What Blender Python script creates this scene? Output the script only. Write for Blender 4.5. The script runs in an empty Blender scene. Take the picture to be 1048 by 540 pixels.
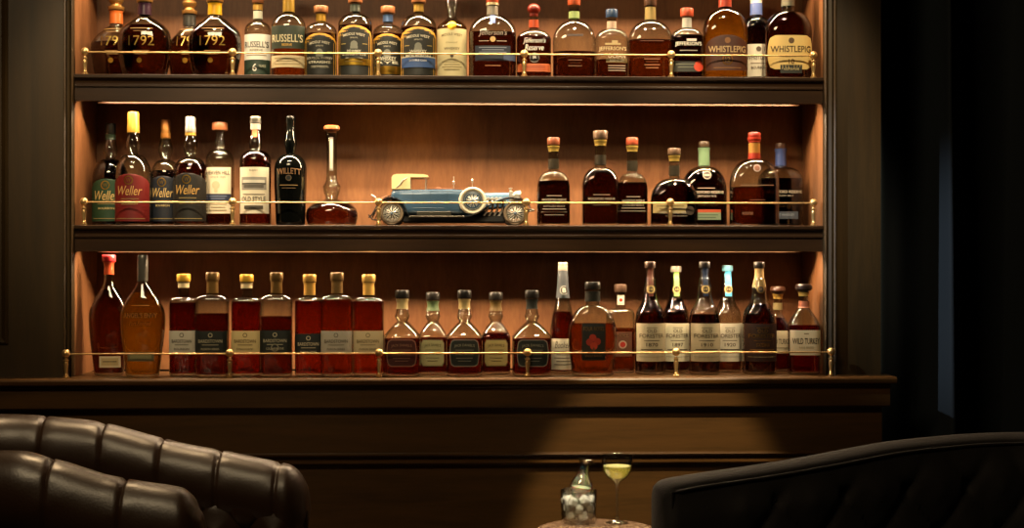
import bpy, math, random
from math import sin, cos, pi, tan, atan, sqrt, exp
from mathutils import Vector, Matrix
random.seed(7)
S = bpy.context.scene
COL = S.collection
F = 1480.0; PCX = 524.0; HY = 265.0; CAMH = 1.2; CAMY = -4.0; YAW = 0.0369

def at(px, py, Y):
    """point in the room at depth plane Y that the photograph shows at (px, py)"""
    X = (Y - CAMY) * tan(YAW + atan((px - PCX) / F))
    d = (Y - CAMY) * cos(YAW) + X * sin(YAW)
    return X, CAMH + (HY - py) * d / F, d
def ax(px, Y): return at(px, HY, Y)[0]

# ------------------------------------------------------------------ colour / material
def C(h, k=1.0):
    h = h.lstrip('#'); r = []
    for i in (0, 2, 4):
        c = int(h[i:i+2], 16) / 255.0
        c = c / 12.92 if c <= 0.04045 else ((c + 0.055) / 1.055) ** 2.4
        r.append(c * k)
    return (r[0], r[1], r[2], 1.0)

MATS = {}
def new_mat(name):
    m = bpy.data.materials.new(name); m.use_nodes = True
    nt = m.node_tree; nt.nodes.clear()
    out = nt.nodes.new('ShaderNodeOutputMaterial')
    return m, nt, out
def plain(color, rough=0.5, metal=0.0, key='m', **kw):
    k = (key, color, rough, metal, tuple(sorted(kw.items())))
    if k in MATS: return MATS[k]
    m, nt, out = new_mat(key)
    p = nt.nodes.new('ShaderNodeBsdfPrincipled')
    p.inputs['Base Color'].default_value = C(color) if isinstance(color, str) else color
    p.inputs['Roughness'].default_value = rough; p.inputs['Metallic'].default_value = metal
    for a, b in kw.items(): p.inputs[a.replace('_', ' ')].default_value = b
    # very fine procedural unevenness
    tc = nt.nodes.new('ShaderNodeTexCoord'); n = nt.nodes.new('ShaderNodeTexNoise'); n.inputs['Scale'].default_value = 60
    b = nt.nodes.new('ShaderNodeBump'); b.inputs['Strength'].default_value = 0.03; b.inputs['Distance'].default_value = 0.001
    nt.links.new(tc.outputs['Object'], n.inputs['Vector']); nt.links.new(n.outputs['Fac'], b.inputs['Height'])
    nt.links.new(b.outputs['Normal'], p.inputs['Normal'])
    nt.links.new(p.outputs['BSDF'], out.inputs['Surface'])
    MATS[k] = m; return m

def wood(name, c1, c2, rough=0.4, scale=(9, 9, 0.9), bump=0.08, coat=0.15, ns=2.2):
    if name in MATS: return MATS[name]
    m, nt, out = new_mat(name); N = nt.nodes.new; L = nt.links.new
    tc = N('ShaderNodeTexCoord'); mp = N('ShaderNodeMapping'); mp.inputs['Scale'].default_value = scale
    L(tc.outputs['Object'], mp.inputs['Vector'])
    n1 = N('ShaderNodeTexNoise'); n1.inputs['Scale'].default_value = ns; n1.inputs['Detail'].default_value = 9; n1.inputs['Roughness'].default_value = 0.62; n1.inputs['Distortion'].default_value = 0.5
    n2 = N('ShaderNodeTexNoise'); n2.inputs['Scale'].default_value = ns * 9; n2.inputs['Detail'].default_value = 4
    L(mp.outputs['Vector'], n1.inputs['Vector']); L(mp.outputs['Vector'], n2.inputs['Vector'])
    mx = N('ShaderNodeMath'); mx.operation = 'MULTIPLY_ADD'; mx.inputs[1].default_value = 0.35
    L(n2.outputs['Fac'], mx.inputs[0]); L(n1.outputs['Fac'], mx.inputs[2])
    cr = N('ShaderNodeValToRGB'); cr.color_ramp.elements[0].position = 0.42; cr.color_ramp.elements[1].position = 0.88
    cr.color_ramp.elements[0].color = C(c1); cr.color_ramp.elements[1].color = C(c2)
    L(mx.outputs[0], cr.inputs['Fac'])
    p = N('ShaderNodeBsdfPrincipled'); p.inputs['Roughness'].default_value = rough; p.inputs['Coat Weight'].default_value = coat; p.inputs['Coat Roughness'].default_value = 0.25
    b = N('ShaderNodeBump'); b.inputs['Strength'].default_value = bump; b.inputs['Distance'].default_value = 0.002
    L(mx.outputs[0], b.inputs['Height']); L(b.outputs['Normal'], p.inputs['Normal'])
    L(cr.outputs['Color'], p.inputs['Base Color']); L(p.outputs['BSDF'], out.inputs['Surface'])
    MATS[name] = m; return m

def glass(tint='#e8ece6', edge='#9a9d98', name='clear_glass', rough=0.035, refl=1.0):
    """thin clear glass wall: lets the view through, reflects by Fresnel, absorbs more at grazing angles"""
    k = ('g', tint, edge, name)
    if k in MATS: return MATS[k]
    m, nt, out = new_mat(name); N = nt.nodes.new; L = nt.links.new
    t = N('ShaderNodeBsdfTransparent'); g = N('ShaderNodeBsdfGlossy'); g.inputs['Roughness'].default_value = rough
    lw = N('ShaderNodeLayerWeight'); lw.inputs['Blend'].default_value = 0.5
    pw = N('ShaderNodeMath'); pw.operation = 'POWER'; pw.inputs[1].default_value = 1.6
    L(lw.outputs['Facing'], pw.inputs[0])
    mc = N('ShaderNodeMix'); mc.data_type = 'RGBA'
    mc.inputs[6].default_value = C(tint); mc.inputs[7].default_value = C(edge)
    L(pw.outputs[0], mc.inputs[0]); L(mc.outputs[2], t.inputs['Color'])
    f5 = N('ShaderNodeMath'); f5.operation = 'POWER'; f5.inputs[1].default_value = 2.4; L(lw.outputs['Facing'], f5.inputs[0])
    mul = N('ShaderNodeMath'); mul.operation = 'MULTIPLY_ADD'; mul.inputs[1].default_value = .75*refl; mul.inputs[2].default_value = .085*refl; mul.use_clamp = True
    L(f5.outputs[0], mul.inputs[0])
    ms = N('ShaderNodeMixShader'); L(mul.outputs[0], ms.inputs[0]); L(t.outputs[0], ms.inputs[1]); L(g.outputs[0], ms.inputs[2])
    L(ms.outputs[0], out.inputs['Surface']); MATS[k] = m; return m

LIQP = .54
def liquid(color, name='whiskey_liquid', ior=1.36):
    k = ('l', color)
    if k in MATS: return MATS[k]
    m, nt, out = new_mat(name); N = nt.nodes.new; L = nt.links.new
    g = N('ShaderNodeBsdfGlass'); g.inputs['IOR'].default_value = ior; g.inputs['Roughness'].default_value = 0.0
    r_, g_, b_ = [x**LIQP for x in C(color)[:3]]; cc = (min(1, r_*1.04), min(1, g_*1.25), b_*1.1, 1.0)
    g.inputs['Color'].default_value = cc
    t = N('ShaderNodeBsdfTransparent'); t.inputs['Color'].default_value = cc
    ms = N('ShaderNodeMixShader'); ms.inputs[0].default_value = 0.35
    L(g.outputs[0], ms.inputs[1]); L(t.outputs[0], ms.inputs[2])
    L(ms.outputs[0], out.inputs['Surface']); MATS[k] = m; return m

def leather(name, c, rough=0.35, sheen=0.0, bump=0.25, scale=160, coat=0.0):
    if name in MATS: return MATS[name]
    m, nt, out = new_mat(name); N = nt.nodes.new; L = nt.links.new
    tc = N('ShaderNodeTexCoord')
    v = N('ShaderNodeTexVoronoi'); v.inputs['Scale'].default_value = scale
    n = N('ShaderNodeTexNoise'); n.inputs['Scale'].default_value = 14; n.inputs['Detail'].default_value = 5
    L(tc.outputs['Object'], v.inputs['Vector']); L(tc.outputs['Object'], n.inputs['Vector'])
    a = N('ShaderNodeMath'); a.operation = 'MULTIPLY_ADD'; a.inputs[1].default_value = 2.0
    L(n.outputs['Fac'], a.inputs[0]); L(v.outputs['Distance'], a.inputs[2])
    b = N('ShaderNodeBump'); b.inputs['Strength'].default_value = bump; b.inputs['Distance'].default_value = 0.0012
    L(a.outputs[0], b.inputs['Height'])
    p = N('ShaderNodeBsdfPrincipled'); p.inputs['Base Color'].default_value = C(c); 
    mr = N('ShaderNodeMapRange'); mr.inputs['To Min'].default_value = rough - 0.06; mr.inputs['To Max'].default_value = rough + 0.08
    L(n.outputs['Fac'], mr.inputs['Value']); L(mr.outputs[0], p.inputs['Roughness'])
    p.inputs['Sheen Weight'].default_value = sheen; p.inputs['Sheen Roughness'].default_value = 0.4
    p.inputs['Coat Weight'].default_value = coat; p.inputs['Coat Roughness'].default_value = 0.3
    L(b.outputs['Normal'], p.inputs['Normal']); L(p.outputs['BSDF'], out.inputs['Surface'])
    MATS[name] = m; return m

# ------------------------------------------------------------------ mesh builder
class MB:
    def __init__(s): s.v = []; s.f = []; s.m = []; s.mats = []
    def slot(s, mat):
        if mat not in s.mats: s.mats.append(mat)
        return s.mats.index(mat)
    def face(s, idx, mi=0): s.f.append(tuple(idx)); s.m.append(mi)
    def rings(s, rings, mi=0, closed=True, cap0=True, cap1=True, loop=False):
        base = len(s.v); n = len(rings[0])
        for r in rings: s.v += [tuple(p) for p in r]
        R = len(rings)
        for i in range(R if loop else R - 1):
            a = base + i * n; b = base + ((i + 1) % R) * n
            for j in range(n if closed else n - 1):
                k = (j + 1) % n
                s.face((a + j, a + k, b + k, b + j), mi)
        if not loop and closed:
            if cap0: s.face([base + j for j in reversed(range(n))], mi)
            if cap1: s.face([base + (R - 1) * n + j for j in range(n)], mi)
    def box(s, x0, x1, y0, y1, z0, z1, mi=0, bev=0.0):
        if bev > 0:
            bev = min(bev, (x1-x0)/2.01, (y1-y0)/2.01, (z1-z0)/2.01)
            def rr(z, e):
                X0, X1, Y0, Y1 = x0+e, x1-e, y0+e, y1-e; c = bev*0.7
                return [(X0+c,Y0,z),(X1-c,Y0,z),(X1,Y0+c,z),(X1,Y1-c,z),(X1-c,Y1,z),(X0+c,Y1,z),(X0,Y1-c,z),(X0,Y0+c,z)]
            s.rings([rr(z0, bev*.9), rr(z0+bev, 0), rr(z1-bev, 0), rr(z1, bev*.9)], mi); return
        b = len(s.v)
        s.v += [(x0,y0,z0),(x1,y0,z0),(x1,y1,z0),(x0,y1,z0),(x0,y0,z1),(x1,y0,z1),(x1,y1,z1),(x0,y1,z1)]
        for q in ((0,3,2,1),(4,5,6,7),(0,1,5,4),(1,2,6,5),(2,3,7,6),(3,0,4,7)): s.face([b+i for i in q], mi)
    def lathe(s, prof, c=(0,0,0), n=24, mi=0, axis='z', cap0=True, cap1=True):
        rs = []
        for (r, h) in prof:
            ring = []
            for i in range(n):
                a = 2*pi*i/n; x, y = r*cos(a), r*sin(a)
                if axis == 'z': ring.append((c[0]+x, c[1]+y, c[2]+h))
                elif axis == 'y': ring.append((c[0]+x, c[1]-h, c[2]+y))
                else: ring.append((c[0]+h, c[1]+x, c[2]+y))
            rs.append(ring)
        s.rings(rs, mi, cap0=cap0, cap1=cap1)
    def tube(s, pts, r, n=8, mi=0, caps=True, sq=1.0):
        pts = [Vector(p) for p in pts]; rs = []
        for i, p in enumerate(pts):
            t = (pts[min(i+1, len(pts)-1)] - pts[max(i-1, 0)]).normalized()
            up = Vector((0,0,1)) if abs(t.z) < 0.95 else Vector((0,1,0))
            a = t.cross(up).normalized(); b = a.cross(t).normalized()
            rad = r[i] if isinstance(r, (list, tuple)) else r
            rs.append([tuple(p + a*cos(2*pi*k/n)*rad + b*sin(2*pi*k/n)*rad*sq) for k in range(n)])
        s.rings(rs, mi, cap0=caps, cap1=caps)
    def torus(s, c, R, r, axis='y', n=32, m=10, mi=0, sq=1.0):
        rs = []
        for i in range(n):
            a = 2*pi*i/n; ring = []
            for j in range(m):
                b = 2*pi*j/m; rr = R + r*cos(b); h = r*sin(b)*sq
                if axis == 'y': ring.append((c[0]+rr*cos(a), c[1]+h, c[2]+rr*sin(a)))
                elif axis == 'x': ring.append((c[0]+h, c[1]+rr*cos(a), c[2]+rr*sin(a)))
                else: ring.append((c[0]+rr*cos(a), c[1]+rr*sin(a), c[2]+h))
            rs.append(ring)
        s.rings(rs, mi, loop=True)
    def sphere(s, c, r, n=14, m=8, mi=0, sc=(1,1,1)):
        rs = []
        for i in range(1, m):
            a = pi*i/m; rs.append([(c[0]+r*sc[0]*sin(a)*cos(2*pi*j/n), c[1]+r*sc[1]*sin(a)*sin(2*pi*j/n), c[2]-r*sc[2]*cos(a)) for j in range(n)])
        s.rings(rs, mi)
    def prism_x(s, prof, x0, x1, mi=0):
        """profile [(y,z)] extruded along x"""
        s.rings([[(x0, y, z) for y, z in prof], [(x1, y, z) for y, z in prof]], mi)
    def prism_z(s, prof, z0, z1, mi=0):
        s.rings([[(x, y, z0) for x, y in prof], [(x, y, z1) for x, y in prof]], mi)
    def build(s, name, mats=None, parent=None, smooth=True, angle=35, loc=(0,0,0)):
        me = bpy.data.meshes.new(name); me.from_pydata(s.v, [], s.f)
        ms = s.mats if mats is None else (mats if isinstance(mats, (list, tuple)) else [mats])
        for m in ms: me.materials.append(m)
        if len(ms) > 1: me.polygons.foreach_set('material_index', s.m)
        me.validate()
        import bmesh
        bm = bmesh.new(); bm.from_mesh(me); bmesh.ops.recalc_face_normals(bm, faces=bm.faces)
        bm.to_mesh(me); bm.free()
        if smooth:
            me.polygons.foreach_set('use_smooth', [True]*len(me.polygons)); me.set_sharp_from_angle(angle=math.radians(angle))
        me.update()
        o = bpy.data.objects.new(name, me); COL.objects.link(o); o.location = loc
        if parent: o.parent = parent
        return o

def thing(name, label, cat, loc=(0,0,0), group=None, rz=0):
    o = bpy.data.objects.new(name, None); COL.objects.link(o); o.location = loc; o.rotation_euler = (0,0,rz)
    o.empty_display_size = 0.05
    o['label'] = label; o['category'] = cat
    if group: o['group'] = group
    return o
def struct(o, label=None):
    o['kind'] = 'structure'
    if label: o['label'] = label
    return o

# text outlines, cached, normalised so that x runs -0.5..0.5 of the width and z -0.5..0.5 of the height
TXT = {}
def text_geo(s, bold=0.012, shear=0.0):
    k = (s, bold, shear)
    if k in TXT: return TXT[k]
    cu = bpy.data.curves.new('lettering', 'FONT'); cu.body = s; cu.size = 1; cu.resolution_u = 3; cu.offset = bold; cu.shear = shear
    cu.fill_mode = 'FRONT'
    ob = bpy.data.objects.new('lettering', cu); COL.objects.link(ob)
    dg = bpy.context.evaluated_depsgraph_get(); dg.update()
    me = bpy.data.meshes.new_from_object(ob.evaluated_get(dg))
    vs = [tuple(v.co) for v in me.vertices]; fs = [tuple(p.vertices) for p in me.polygons]
    bpy.data.objects.remove(ob); bpy.data.curves.remove(cu); bpy.data.meshes.remove(me)
    x0 = min(v[0] for v in vs); x1 = max(v[0] for v in vs); y0 = min(v[1] for v in vs); y1 = max(v[1] for v in vs)
    g = ([((v[0]-x0)/(x1-x0)-.5, (v[1]-y0)/(y1-y0)-.5) for v in vs], fs)
    TXT[k] = g; return g

def lerp_prof(p, x):
    if x <= p[0][0]: return p[0][1]
    for (a, b), (c, d) in zip(p, p[1:]):
        if x <= c: return b + (d-b)*(x-a)/(c-a) if c > a else d
    return p[-1][1]
# ------------------------------------------------------------------ materials of the room
W_DARK = wood('stained_oak', '#2b1f0b', '#3e2c12', rough=0.45, scale=(10,10,0.8))
W_DARKH = wood('stained_oak_lengthwise', '#3a2810', '#54391a', rough=0.36, scale=(0.8,10,10))
W_SHELF = wood('shelf_edge_wood', '#22140a', '#342110', rough=0.3, scale=(0.8,10,10), coat=0.3)
W_VENEER = wood('reddish_veneer', '#6c4426', '#93633c', rough=0.5, scale=(5,5,1.1), bump=0.1, coat=0.05, ns=3.0)
W_COUNTER = wood('counter_wood', '#38240d', '#573a18', rough=0.38, scale=(0.8,10,10), coat=0.12)
BRASS = plain('#dcb67a', 0.3, .8, 'polished_brass')
ALU = plain('#b8b0a0', 0.35, 0.9, 'aluminium')
WALLM = plain('#1d1a16', 0.8, 0, 'dark_paint')
FLOORM = wood('dark_floorboards', '#1c120a', '#2a1b0f', rough=0.4, scale=(1,9,9))

ZC = 0.878; Z2 = 1.2935; Z1 = 1.707; Z0 = 2.1225       # counter, two shelves, niche head
XL = ax(75, 0.0); XR = ax(843.5, 0.0)
XPL = -3.0; XPR = ax(901.5, 0.0); XFR = 2.9
DEEP = 0.26; WALLY = 0.42

# ------------------------------------------------------------------ setting
def room():
    def s(name, x0,x1,y0,y1,z0,z1, m):
        b = MB(); b.box(x0,x1,y0,y1,z0,z1); return struct(b.build(name, m, smooth=False))
    s('floor', -3.0, 2.9, -6.0, WALLY, -0.1, 0.0, FLOORM)
    s('ceiling', -3.0, 2.9, -6.0, WALLY, 2.9, 3.0, WALLM)
    s('wall_back', -3.0, 2.9, WALLY, WALLY+.1, 0, 2.9, WALLM)
    s('wall_left', -3.1, -3.0, -6.0, WALLY, 0, 2.9, WALLM)
    s('wall_right', 2.9, 3.0, -6.0, WALLY, 0, 2.9, WALLM)
    s('wall_front', -3.0, 2.9, -6.1, -6.0, 0, 2.9, WALLM)
room()

# ------------------------------------------------------------------ built-in cabinet around the niche
cab = thing('shelf_cabinet', 'dark stained wooden built-in bar cabinet with reddish-lined open niche and moulded shelf fronts', 'cabinet', (0, 0, 0))
def part(mb, name, m, par, label=None, smooth=True, angle=30):
    o = mb.build(name, m, par, smooth, angle)
    if label: o['label'] = label
    return o
b = MB(); b.box(XL-.03, XR+.03, DEEP, DEEP+.02, ZC, 2.5); part(b, 'back_panel', W_VENEER, cab, 'reddish brown veneer back of the niche', False)
for x0, x1 in ((XL-.02, XL), (XR, XR+.02)):
    b = MB(); b.box(x0, x1, 0.004, DEEP, ZC, 2.5); part(b, 'side_panel', W_VENEER, cab, 'reddish brown veneer side of the niche', False)
# stiles
b = MB(); b.box(ax(8.5,0), XL-.02, 0.0, DEEP+.02, ZC, 2.9); part(b, 'stile', W_DARK, cab, None, False)
b = MB(); b.box(XR+.02, XPR, 0.0, WALLY, ZC, 2.9); part(b, 'stile', W_DARK, cab, None, False)
b = MB(); b.box(XL-.02, XR+.02, 0.0, WALLY, 2.17, 2.9); part(b, 'frieze', W_DARK, cab, None, False)
# jamb mouldings (stepped and beaded)
def jamb(xin, sgn, wpx):
    w = wpx / 368.0
    pts = [(0,.012),(0,-.006),(.1,-.012),(.2,-.006),(.26,-.004),(.3,-.010),(.52,-.014),(.56,-.006),(.62,-.006),(.68,-.018),(.78,-.021),(.88,-.018),(.92,-.008),(1.0,-.006),(1.0,.012)]
    b = MB(); b.prism_z([(xin - sgn*0.001 + sgn*t*w, y) for t, y in pts], ZC, 2.2)
    part(b, 'jamb_moulding', W_DARK, cab)
jamb(XL, -1, 9.5); jamb(XR, 1, 13.0)
# left panelling: sunk panel with moulding ending at y=345
zt = at(4, 345, 0)[1]; x8 = ax(8.5, 0)
b = MB(); b.box(-3.0, x8, 0.0, .28, ZC, zt-.02); b.box(-3.0, -2.3, 0.0, .28, zt-.02, 2.9); part(b, 'rail_panel', W_DARK, cab, None, False)
b = MB(); b.box(-2.3, x8, 0.018, .28, zt-.02, 2.9); part(b, 'sunk_panel', W_DARK, cab, None, False)
pp = [(0,.02),(0,-.003),(.006,-.009),(.014,-.003),(.02,.004),(.028,.004),(.034,.018)]
b = MB()
b.rings([[(x8-t, y, zz) for t, y in pp] for zz in (2.9,)] + [[(x8-t, y, zt-.02+t) for t, y in pp]] + [[(-2.3, y, zt-.02+t) for t, y in pp]])
part(b, 'panel_moulding', W_DARK, cab)

# shelves with moulded valance, light channel and lip
prof = [(DEEP,0),(.003,0),(.0,-.002),(.0,-.009),(.003,-.012),(.008,-.013),(.011,-.020),(.011,-.026),(.007,-.029),(.007,-.033),(.012,-.036),(.012,-.0715),(.014,-.073),(.034,-.073),(.034,-.024),(DEEP,-.024)]
XS0, XS1 = ax(100, 0.06), ax(818, 0.06)
def shelf(z, board=True):
    b = MB()
    pr = prof if board else [(0.06,-.0)]+prof[1:-1]+[(.06,-.024)]
    b.prism_x([(y, z+h) for y, h in pr], XL+.0015, XR-.0015)
    o = part(b, 'shelf', W_SHELF, cab, None, True, 25)
    b = MB(); b.box(XS0, XS1, .062, .070, z-.0748, z-.024, 0, .001); part(b, 'lip', W_SHELF, o, None, False)
    b = MB(); b.box(XS0+.01, XS1-.01, .042, .054, z-.060, z-.056); b.box(XS0+.01, XS1-.01, .046, .050, z-.056, z-.024); part(b, 'light_channel', ALU, o, None, False)
    L = bpy.data.lights.new('shelf_strip_light', 'AREA'); L.shape = 'RECTANGLE'; L.size = XS1-XS0-.03; L.size_y = .009
    L.color = (1.0, .71, .43); L.energy = STRIP
    lo = bpy.data.objects.new('shelf_strip_light', L); COL.objects.link(lo); lo.location = ((XS0+XS1)/2, .048, z-.0615); lo.parent = cab
STRIP = 18
shelf(Z0); shelf(Z1); shelf(Z2)

# ------------------------------------------------------------------ counter
XCR = ax(918, -.085); XAR = ax(911, -.06); XBR = ax(902.5, -.03)
cn = thing('counter', 'wide dark wooden counter ledge with rounded nosing running under the bottle niche', 'counter', (0,-.03,ZC-.02))
def cpart(mb, name, m, label=None, smooth=True):
    o = mb.build(name, m, None, smooth, 30); o.parent = cn; o.matrix_parent_inverse = Matrix.Translation((0,.03,-(ZC-.02))); 
    if label: o['label'] = label
    return o
b = MB(); t = .019
b.prism_x([(.19, ZC), (-.080, ZC), (-.0845, ZC-.002), (-.087, ZC-.006), (-.087, ZC-.012), (-.0845, ZC-.0165), (-.079, ZC-t), (.19, ZC-t)], -3.0, XCR)
cpart(b, 'counter_top', W_COUNTER)
b = MB(); b.prism_x([(.19, ZC-t), (-.066, ZC-t), (-.066, ZC-.025), (-.060, ZC-.030), (-.060, ZC-.080), (-.056, ZC-.084), (.19, ZC-.084)], -3.0, XAR); cpart(b, 'apron', W_COUNTER)
# base panelling
base = thing('panelled_base', 'dark panelled wooden base below the counter, horizontal moulding along its sunk panel', 'panelling', (0,0,0))
zm0 = at(600, 462, -.03)[1]; zm1 = at(600, 476, -.03)[1]; xm = ax(862, -.03)
b = MB(); b.box(-3.0, xm, -.03, .3, zm0, ZC-.084); b.box(xm, XBR, -.03, .3, 0, ZC-.084)
b.box(-3.0, xm, -.008, .3, .12, zm0); b.box(-3.0, xm, -.03, .3, 0, .12)
part(b, 'panel', W_DARKH, base, None, False)
b = MB(); h = zm0 - zm1
mp = [(-.008, 0), (-.030, 0), (-.040, -.06), (-.043, -.14), (-.040, -.24), (-.030, -.32), (-.026, -.40), (-.026, -.55), (-.031, -.62), (-.031, -.78), (-.020, -.90), (-.014, -1.0), (-.008, -1.0)]
b.prism_x([(y, zm0 + f*h) for y, f in mp], -3.0, xm); part(b, 'panel_moulding', W_COUNTER, base)

# ------------------------------------------------------------------ brass gallery rails
def rail(pxs, zsh, Y, hz, label):
    t = thing('gallery_rail', label, 'rail', ((ax(pxs[0],Y)+ax(pxs[-1],Y))/2, Y, zsh+.0008), 'brass gallery rails')
    ox = t.location.x
    xs = [ax(p, Y) - ox for p in pxs]
    b = MB(); b.tube([(xs[0], 0, hz), (xs[-1], 0, hz)], .0021, 12); b.build('rail', BRASS, t)
    P = [(.0085,0),(.0085,.003),(.0055,.005),(.0060,.0075),(.0046,.010),(.0042,.013),(.0058,.030),(.0066,.036),(.0050,.041),(.0056,.0425),(.0074,.044),(.0074,.046),(.0045,.048),(.0040,.051)]
    k = (hz) / .062
    for i, x in enumerate(xs):
        b = MB(); b.lathe([(r, h*k) for r, h in P], (x, 0, 0), 20); b.sphere((x, 0, hz+.0015), .0112, 20, 12)
        b.build('post', BRASS, t)
rail((87,238,387,536.5,687,832.5), Z1, .018, .0615, 'brass gallery rail with ball-topped posts along the top shelf')
rail((86,238,387.5,538.5,686,832.5), Z2, .018, .0625, 'brass gallery rail with ball-topped posts in front of the model car')
rail((67.5,235,388,540,692,850.5), ZC, -.045, .0645, 'brass gallery rail with ball-topped posts along the counter')

# ------------------------------------------------------------------ curtain
def curtain():
    m, nt, out = new_mat('navy_velvet'); p = nt.nodes.new('ShaderNodeBsdfPrincipled')
    p.inputs['Base Color'].default_value = C('#0d151b'); p.inputs['Roughness'].default_value = .85
    p.inputs['Sheen Weight'].default_value = .6; p.inputs['Sheen Roughness'].default_value = .35; p.inputs['Sheen Tint'].default_value = C('#8fa6b4')
    n = nt.nodes.new('ShaderNodeTexNoise'); n.inputs['Scale'].default_value = 220; bb = nt.nodes.new('ShaderNodeBump'); bb.inputs['Strength'].default_value = .2; bb.inputs['Distance'].default_value = .001
    nt.links.new(n.outputs['Fac'], bb.inputs['Height']); nt.links.new(bb.outputs['Normal'], p.inputs['Normal']); nt.links.new(p.outputs[0], out.inputs[0])
    b = MB(); nx, nz = 420, 60; x0, x1 = XPR+.006, 2.75
    def y(x, z):
        u = x - x0; zz = z / 2.85
        w = u*27 + 1.1*sin(u*6.1+.4) + .5*sin(z*1.3+u*2)
        a = .026 + .012*sin(u*9+1)
        f = sin(w); f = (abs(f)**.75) * (1 if f > 0 else -1)
        # one broad fold standing forward, wider towards the bottom
        c = ax(972, .08) - .012*zz; wd = .016 + .040*max(0, 1 - z/1.9)
        return .275 - a*f - (.215 - .02*zz)*exp(-((x-c)/wd)**2)*(1 if x < c else exp(-((x-c)/(wd*.6))**2)) + .004*sin(u*40 + z*1.2)*(.3+.7*zz)
    for j in range(nz+1):
        z = .02 + 2.85*j/nz
        for i in range(nx+1):
            x = x0 + (x1-x0)*i/nx; b.v.append((x, y(x, z), z))
    for j in range(nz):
        for i in range(nx):
            a = j*(nx+1)+i; b.face((a, a+1, a+nx+2, a+nx+1))
    o = b.build('curtain', m, None, True, 180)
    o.modifiers.new('thickness', 'SOLIDIFY').thickness = .004
    o['label'] = 'dark navy velvet curtain hanging in deep folds right of the cabinet'; o['category'] = 'curtain'
    c = thing('curtain_rod', 'dark metal curtain rod above the navy curtain', 'curtain rod', ((x0+x1)/2, .2, 2.88))
    bpy.data.objects.remove(c)
curtain()
# ------------------------------------------------------------------ bottles
INK = '#15110d'; CREAM = '#e6dcc0'; WHITE = '#eeeadd'; GOLD = '#d7a941'; BLK = '#14120f'
def paper(c, rough=.55): return plain(c, rough, 0, 'label_paper')
def foilm(c, metal=0.35, rough=.3): return plain(C(c, .78), rough, metal, 'neck_foil')
def goldm(c='#d9a640'): return plain(c, .28, .9, 'gold_foil')

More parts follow.
